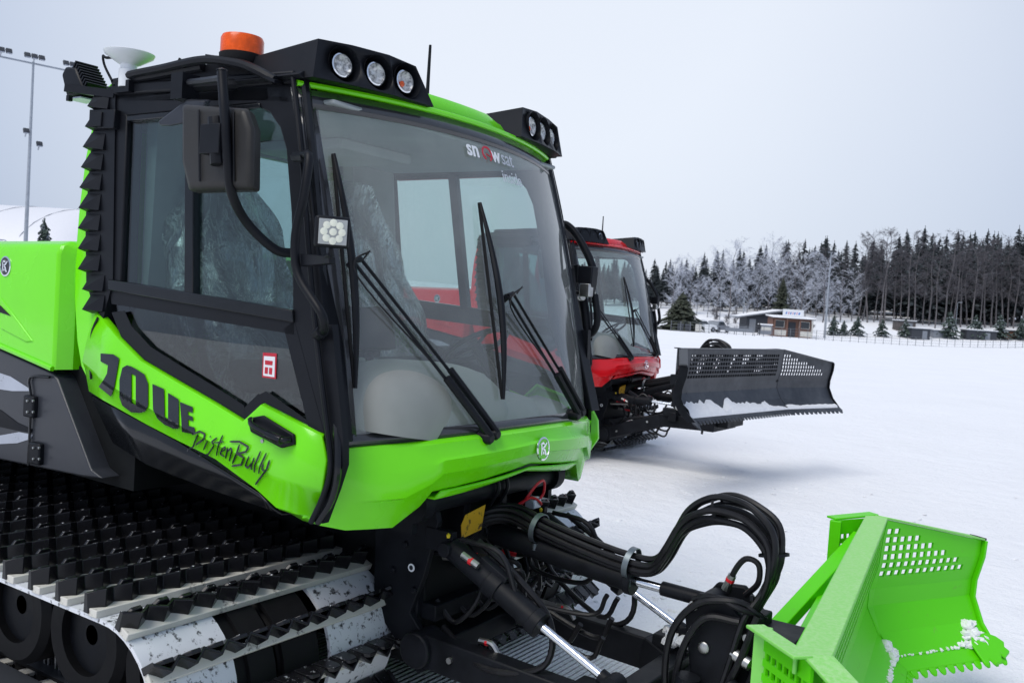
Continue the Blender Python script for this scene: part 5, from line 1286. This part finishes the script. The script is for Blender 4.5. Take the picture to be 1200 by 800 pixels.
# the wood goes on along the field past the right edge of the photo (it mirrors in the windscreens)
for i in range(40):
    az = radians(64 - i * 1.35 + rt.gauss(0, .3)); dd = 190 + rt.gauss(0, 14); x, y = CAM.x + dd * cos(az), CAM.y + dd * sin(az)
    put(sp, ms, 6, 'spruce_tree', lab['s'], [SPR, SPR2], BARK, V((x, y, hfun(x, y))), 1.0 + .35 * rt.random())

# green-brown pines in front of the wood
for px, d, h_, w_, lb in ((797, 120, 4.9, 3.3, 'bushy dark green pine left of the parked cars, beside the red groomer'), (914, 146, 7.6, 2.2, 'broad olive green pine right behind the wooden kiosk')):
    t, c = spruce_mesh(int(px), h_, w_, None, .05, 1.6); make_tree(t, c, simple('pine_needles' + str(px), (.040, .048, .032), .9, var=.4, scale=2), BARK, 'pine_tree', lb, None, G(px, d))
YP = 'young snow dusted pines along the fence'; pt = None
for i, (px, h_) in enumerate(((976, 2.9), (1004, 2.9), (1033, 2.6), (1060, 2.8), (1112, 4.0), (1142, 3.6), (1171, 3.7), (1196, 3.2), (988, 2.2))):
    loc = G(px, 139)
    if pt is None:
        t, c = spruce_mesh(900, 3, 1.4, None, .18, .5); pt = make_tree(t, c, PINEM, BARK, 'young_pine', 'young snow dusted pine standing behind the field fence', YP, loc, h_ / 3)
    else: copy_tree(pt, loc, h_ / 3, rt.random() * 6)
bush = None
for px, d, h_ in ((862, 148, 1.6), (852, 147, 1.3), (838, 150, 2.0), (874, 149, 1.2), (950, 142, 1.2)):
    if bush is None:
        t, c = birch_mesh(700, 3, 1.6, 1.0, .02); bush = make_tree(t, c, TWIG, BARKP, 'leafless_bush', 'low leafless bush on the snow bank behind the kiosk area', 'leafless bushes on the bank', G(px, d), h_ / 3); bush['category'] = 'bush'
    else: copy_tree(bush, G(px, d), h_ / 3, rt.random() * 6)

# ------------------------------------------------------------------ kiosk, hut and sheds
RZ = atan2(CR.y, CR.x)
WOOD = simple('stained_wood', (.17, .085, .06), .7, var=.25, scale=8); DARKW = simple('dark_cladding', (.035, .04, .05), .7, var=.2, scale=5)
PANE = simple('dark_pane', (.03, .04, .05), .08); CREAM = simple('cream_board', (.55, .54, .5), .6); SIGNB = simple('sign_blue', (.05, .16, .5), .5); SIGNP = simple('sign_pink', (.5, .12, .3), .5); GREYM = simple('grey_metal', (.22, .24, .27), .5, .3)
def bldg(name, label, cat, px, d, rz=0.0): return empty(name, label, cat, G(px, d), None, RZ + rz)
k = bldg('kiosk', 'small wooden kiosk with snowy roof and a white signboard on top', 'kiosk', 927, 130)
m = MB(); m.box((0, 1.3, 1.35), (5.4, 2.6, 2.7)); m.build('wall', WOOD, k)
m = MB(); m.box((0, .95, 2.78), (6.0, 3.9, .16), Matrix.Rotation(radians(3), 3, 'X')); m.build('roof_snow', SNOWP, k, bevel=.05)
m = MB(); m.box((0, .95, 2.66), (5.9, 3.8, .08), Matrix.Rotation(radians(3), 3, 'X')); m.build('roof', DARKW, k)
for x in (-2.6, -.9, .9, 2.6): m = MB(); m.box((x, -.75, 1.32), (.14, .14, 2.6)); m.build('post', CREAM if x == 2.6 else WOOD, k)
for x, w_ in ((-1.75, 1.3), (1.7, 1.4)):
    m = MB(); m.box((x, -.02, 1.75), (w_, .05, .9)); wv = m.build('window', PANE, k); m = MB()
    for dx in (-w_ / 2, w_ / 2): m.box((x + dx, -.05, 1.75), (.08, .04, 1.0))
    for dz in (-.47, .47): m.box((x, -.05, 1.75 + dz), (w_ + .08, .04, .07))
    m.build('frame', CREAM, wv)
m = MB(); m.box((0, -.02, 1.05), (1.0, .05, 2.1)); m.build('door', DARKW, k)
for x in (-1.8, 1.75): m = MB(); m.box((x, -.85, .55), (1.6, .05, .75)); m.build('counter_board', CREAM, k)
m = MB(); m.box((.05, .0, 3.35), (2.9, .12, .95)); sb = m.build('signboard', WHITE, k, bevel=.02); m = MB()
for i, (x, w_, mm) in enumerate(((-.95, .22, 0), (-.62, .16, 1), (-.34, .2, 0), (-.04, .14, 1), (.22, .2, 0), (.52, .16, 1), (.84, .26, 0))):
    m.slot = mm; m.prism([V((x - w_ / 2, -.066, 3.15)), V((x + w_ / 2 - .04, -.066, 3.15)), V((x + w_ / 2 + .04, -.066, 3.45 + .06 * (i % 2))), V((x - w_ / 2 + .08, -.066, 3.45))], (0, -.006, 0))
m.build('sign_lettering', [SIGNB, SIGNP], sb, smooth=False)
k = bldg('storage_hut', 'dark hut with a slanting lean-to roof left of the wooden kiosk', 'hut', 892, 136, .05)
m = MB(); m.prism([V((-2.3, 0, 0)), V((2.6, 0, 0)), V((2.6, 0, 3.3)), V((-2.3, 0, 2.3))], (0, 3.5, 0)); m.build('wall', DARKW, k)
m = MB(); m.prism([V((-3.6, -.5, 2.18)), V((2.8, -.5, 3.42)), V((2.8, -.5, 3.58)), V((-3.6, -.5, 2.34))], (0, 4.4, 0)); m.build('roof', GREYM, k)
m = MB(); m.prism([V((-3.5, -.45, 2.36)), V((2.75, -.45, 3.60)), V((2.75, -.45, 3.72)), V((-3.5, -.45, 2.44))], (0, 4.3, 0)); m.build('roof_snow', SNOWP, k)
m = MB(); m.box((-1.4, -.03, 1.1), (.9, .06, 2.0)); m.build('door', GREYM, k)
k = bldg('snowy_box', 'small pale grey cabinet with a snow cap beside the standing figure', 'cabinet', 896, 128)
m = MB(); m.box((0, 0, .8), (1.6, .9, 1.3)); m.build('wall', GREYM, k); m = MB(); m.box((0, 0, 1.52), (1.8, 1.1, .16)); m.build('snow_cap', SNOWP, k, bevel=.05); m = MB(); m.box((0, -.47, .95), (1.3, .04, .5)); m.build('hatch', CREAM, k)
for i, (px, d, w_, h_, cm, lb) in enumerate(((1079, 137, 2.6, 1.55, DARKW, 'dark green box shed with snow on its roof behind the fence'), (1062, 146, 2.8, 1.5, BARK, 'low brown shed with a snowy roof higher on the bank'), (1103, 139, 2.4, 1.1, GREYM, 'low grey shed just right of the dark green shed'), (1150, 138, 4.4, 1.35, DARKW, 'long dark shed among the young pines at the right'), (1188, 140, 3.2, 1.2, WOOD, 'reddish low shed near the right edge of the field'))):
    k = bldg('garden_shed', lb, 'shed', px, d); m = MB(); m.box((0, 1, h_ / 2), (w_, 2, h_)); m.build('wall', cm, k)
    m = MB(); m.box((0, 1, h_ + .05), (w_ + .3, 2.3, .10)); m.build('roof', GREYM, k); m = MB(); m.box((0, 1, h_ + .15), (w_ + .26, 2.26, .12)); m.build('roof_snow', SNOWP, k, bevel=.04)
    m = MB(); m.box((w_ * .2, -.02, h_ * .45), (.7, .04, h_ * .8)); m.build('door', GREYM, k)
# red-brown shed rows of logs etc. are left out; fence round the field
A, B_ = G(786, 114), G(1330, 137)
fe = empty('field_fence', 'long low wire fence on thin posts along the far edge of the snow field', 'fence', A)
n = 58; m = MB(); FM = simple('fence_post', (.16, .17, .19), .6)
for i in range(n + 1):
    p_ = A.lerp(B_, i / n); p_.z = hfun(p_.x, p_.y); m = MB(); m.tube([p_ - A, p_ + V((0, 0, 1.25)) - A], .035, 5, smooth=False); m.build('post', FM, fe)
m = MB()
for h_ in (.15, .5, .85, 1.2):
    m.tube([Vp - A + V((0, 0, h_ + .0)) for Vp in [V((A.lerp(B_, i / 20).x, A.lerp(B_, i / 20).y, hfun(*A.lerp(B_, i / 20).xy))) for i in range(21)]], .018, 4, smooth=False)
m.build('wire', FM, fe)
k = bldg('banner_board', 'long dark rail with a pale board in front of the leafless bushes', 'board', 866, 121)
m = MB(); m.box((0, 0, 1.0), (3.6, .06, .08)); m.box((0, 0, .6), (3.6, .04, .5)); m.build('panel', GREYM, k); m = MB()
for x in (-1.8, -.6, .6, 1.8): m.box((x, .05, .55), (.08, .08, 1.1))
m.build('post_row', FM, k)
for px in (797, 806, 818, 829):
    k = bldg('rubbish_bin' if px < 820 else 'barrier_board', {797: 'dark green upright board at the fence under the bushy pine', 806: 'narrow dark board next to the bushy pine', 818: 'pale yellowish board below the parked cars', 829: 'pale grey board right of the yellowish one'}[px], 'board', px, 117)
    m = MB(); m.box((0, 0, .55), (.75, .08, .9)); m.build('panel', [DARKW, DARKW, CREAM, WHITE][(797, 806, 818, 829).index(px)], k, bevel=.02); m = MB()
    for x in (-.3, .3): m.box((x, .06, .3), (.06, .06, .7))
    m.build('foot', FM, k)
# parked cars under snow
def car(px, d, col, label, rz):
    k = empty('parked_car', label, 'car', G(px, d), 'cars parked under the pine', RZ + rz)
    prof = [(-2.1, .35), (-2.15, .75), (-1.95, 1.0), (-1.5, 1.5), (.1, 1.55), (.75, 1.05), (1.9, .92), (2.1, .7), (2.1, .35)]
    m = MB(); m.prism([V((x, -.85, z)) for x, z in prof], (0, 1.7, 0)); m.build('body', col, k, bevel=.12, bseg=3)
    m = MB(); m.prism([V((x, -.86, z)) for x, z in ((-1.6, 1.0), (-1.35, 1.4), (.05, 1.42), (.5, 1.02))], (0, -.01, 0)); m.build('side_window', PANE, k)
    m = MB(); m.prism([V((.12, -.7, 1.50)), V((.72, -.75, 1.09)), V((.72, .75, 1.09)), V((.12, .7, 1.50))], (.02, 0, .02)); m.build('windscreen', PANE, k)
    for x in (-1.35, 1.3):
        for y in (-.8, .8): m = MB(); m.lathe([(.33, -.1), (.33, .1)], (x, y, .33), (0, 1, 0), 14); w_ = m.build('wheel', RUBBER, k); m = MB(); m.lathe([(.2, -.11), (.2, .11)], (x, y, .33), (0, 1, 0), 10); m.build('rim', GREYM, w_)
    m = MB(); m.box((-.7, 0, 1.60), (1.5, 1.4, .12)); m.build('snow_cover', SNOWP, k, bevel=.06)
car(822, 128, WHITE, 'white car with a snow covered roof parked left of the grey one', .5); car(841, 131, GREYM, 'grey car with a snow covered roof parked nearest the leafless bushes', .9)
# floodlight masts and lamp poles
def mast(px, d, H, name, label, heads, arm=0, r=.09, group=None, rz=0):
    k = empty(name, label, 'street lamp' if not heads else 'floodlight mast', G(px, d), group, RZ + rz); m = MB(); m.tube([V((0, 0, -.2)), V((0, 0, H))], lambda s: r * (1.25 - .7 * s), 10, smooth=False); m.build('pole', GREYPOLE, k)
    if arm: m = MB(); m.beam((-arm, 0, H - .1), (arm, 0, H - .12), .10, .10); m.build('crossbar', GREYPOLE, k)
    for hx, hz, n_ in heads:
        for i in range(n_):
            m = MB(); m.box((hx + (i - (n_ - 1) / 2) * .42, -.22, hz + .25), (.36, .16, .34), Matrix.Rotation(radians(-35), 3, 'X')); h_ = m.build('floodlight', DARKW, k, bevel=.03)
            m = MB(); m.box((hx + (i - (n_ - 1) / 2) * .42, -.30, hz + .19), (.30, .02, .28), Matrix.Rotation(radians(-35), 3, 'X')); m.build('lamp_glass', SILVER, h_)
        m = MB(); m.tube([V((hx, 0, hz - .1)), V((hx, -.18, hz + .15))], .04, 6); m.build('bracket', GREYPOLE, k)
    if not heads: m = MB(); m.tube([V((0, 0, H)), V((.0, -.3, H + .1)), V((0, -.8, H + .1))], .04, 6); m.box((0, -1.0, H + .08), (.2, .5, .1)); m.build('lamp_head', GREYPOLE, k)
    return k
GREYPOLE = simple('galvanised_pole', (.34, .37, .41), .45, .4)
mast(966, 132, 12.1, 'floodlight_mast', 'tall floodlight mast at the right of the wooden kiosk', [(0, 12.0, 3)], 0, .13)
mast(27, 60, 15.15, 'floodlight_mast', 'tall floodlight mast with a lamp crossbar above the green bonnet', [(-1.9, 15.2, 3), (0, 15.2, 3), (2.3, 15.2, 3), (-.3, 10.5, 1), (.5, 9.8, 1)], 2.3, .12, None, .75)
mast(843, 150, 6.6, 'street_lamp', 'slender lamp pole among the frosted birches left of the hut', [], 0, .06)
mast(870, 146, 4.6, 'utility_pole', 'short grey pole on the snow bank left of the dark hut', [], 0, .09)
mast(1119, 143, 4.9, 'street_lamp', 'thin lamp pole between the young pines at the right', [], 0, .05)
mast(5, 80, 4.4, 'street_lamp', 'small curved lamp pole in front of the white air hall', [], 0, .05)
# air hall
dm = empty('air_hall', 'white inflated sports hall behind the green bonnet', 'sports hall', G(-110, 112), None, RZ - .15)
m = MB(); rows = []
for i in range(33):
    t = i / 32; x = -34 + 68 * t; e = max(0, abs(x) - 26) / 8; kx = math.sqrt(max(0, 1 - e * e)); r = []
    for j in range(25):
        a = pi * j / 24; r.append(V((x, -15 * cos(a) * (.25 + .75 * kx), (9.6 * sin(a) ** .8) * kx + .12 * abs(sin(x * 1.0)) * 0)))
    rows.append(r)
m.grid(rows); m.build('skin', simple('hall_membrane', (.74, .74, .77), .5, var=.03), dm)
m = MB()
for i in range(9):
    x = -24 + 6 * i; m.tube([V((x, -15 * cos(a), 9.62 * sin(a) ** .8)) for a in [pi * j / 16 for j in range(17)]], .05, 4, smooth=False)
m.build('seam', GREYM, dm)
t, c = spruce_mesh(77, 5.4, 1.3, None, .05, 1.0); make_tree(t, c, PINEM, BARK, 'small_spruce', 'small spruce tip showing above the green bonnet before the air hall', None, G(48, 62))
# person by the kiosk
def person(px, d, label, col, rz):
    me = bpy.data.meshes.new('person'); P_ = [(0, 0, .95), (0, 0, 1.15), (0, 0, 1.42), (0, -.01, 1.53), (0, -.02, 1.64), (0, -.02, 1.74), (.10, 0, .90), (.12, -.02, .50), (.12, .02, .08), (.12, -.12, .03), (-.10, 0, .90), (-.12, .03, .50), (-.13, .06, .08), (-.13, -.08, .03), (.19, 0, 1.40), (.25, .03, 1.12), (.22, -.10, .92), (-.19, 0, 1.40), (-.25, .03, 1.12), (-.22, -.10, .92)]
    E_ = [(0, 1), (1, 2), (2, 3), (3, 4), (4, 5), (0, 6), (6, 7), (7, 8), (8, 9), (0, 10), (10, 11), (11, 12), (12, 13), (2, 14), (14, 15), (15, 16), (2, 17), (17, 18), (18, 19)]
    Rr = [.15, .15, .17, .06, .10, .08, .10, .07, .05, .045, .10, .07, .05, .045, .08, .055, .04, .08, .055, .04]
    me.from_pydata([V(p_) for p_ in P_], E_, []); me.materials.append(col); o = bpy.data.objects.new('person', me); COL.objects.link(o); o.location = G(px, d); o.rotation_euler = (0, 0, RZ + rz)
    sk = o.modifiers.new('skin', 'SKIN'); 
    for v_, r in zip(me.skin_vertices[0].data if me.skin_vertices else [], Rr): v_.radius = (r, r * .8)
    if not me.skin_vertices:
        bm2 = bmesh.new(); bm2.from_mesh(me); ly = bm2.verts.layers.skin.verify(); bm2.verts.ensure_lookup_table()
        for v_, r in zip(bm2.verts, Rr): v_[ly].radius = (r, r * .8); v_[ly].use_root = (v_.index == 0)
        bm2.to_mesh(me); bm2.free()
    s2 = o.modifiers.new('sub', 'SUBSURF'); s2.levels = 1; s2.render_levels = 1
    bpy.context.view_layer.update(); dg2 = bpy.context.evaluated_depsgraph_get(); m2 = bpy.data.meshes.new_from_object(o.evaluated_get(dg2)); o.modifiers.clear(); o.data = m2
    if not m2.materials: m2.materials.append(col)
    tag(o, label, 'person'); return o
person(889, 126, 'person in black winter clothes standing before the dark hut', simple('black_clothes', (.015, .015, .02), .8), .3)
person(806, 119, 'person in dark clothes standing near the bushy pine', simple('dark_clothes', (.03, .035, .05), .8), 1.2)
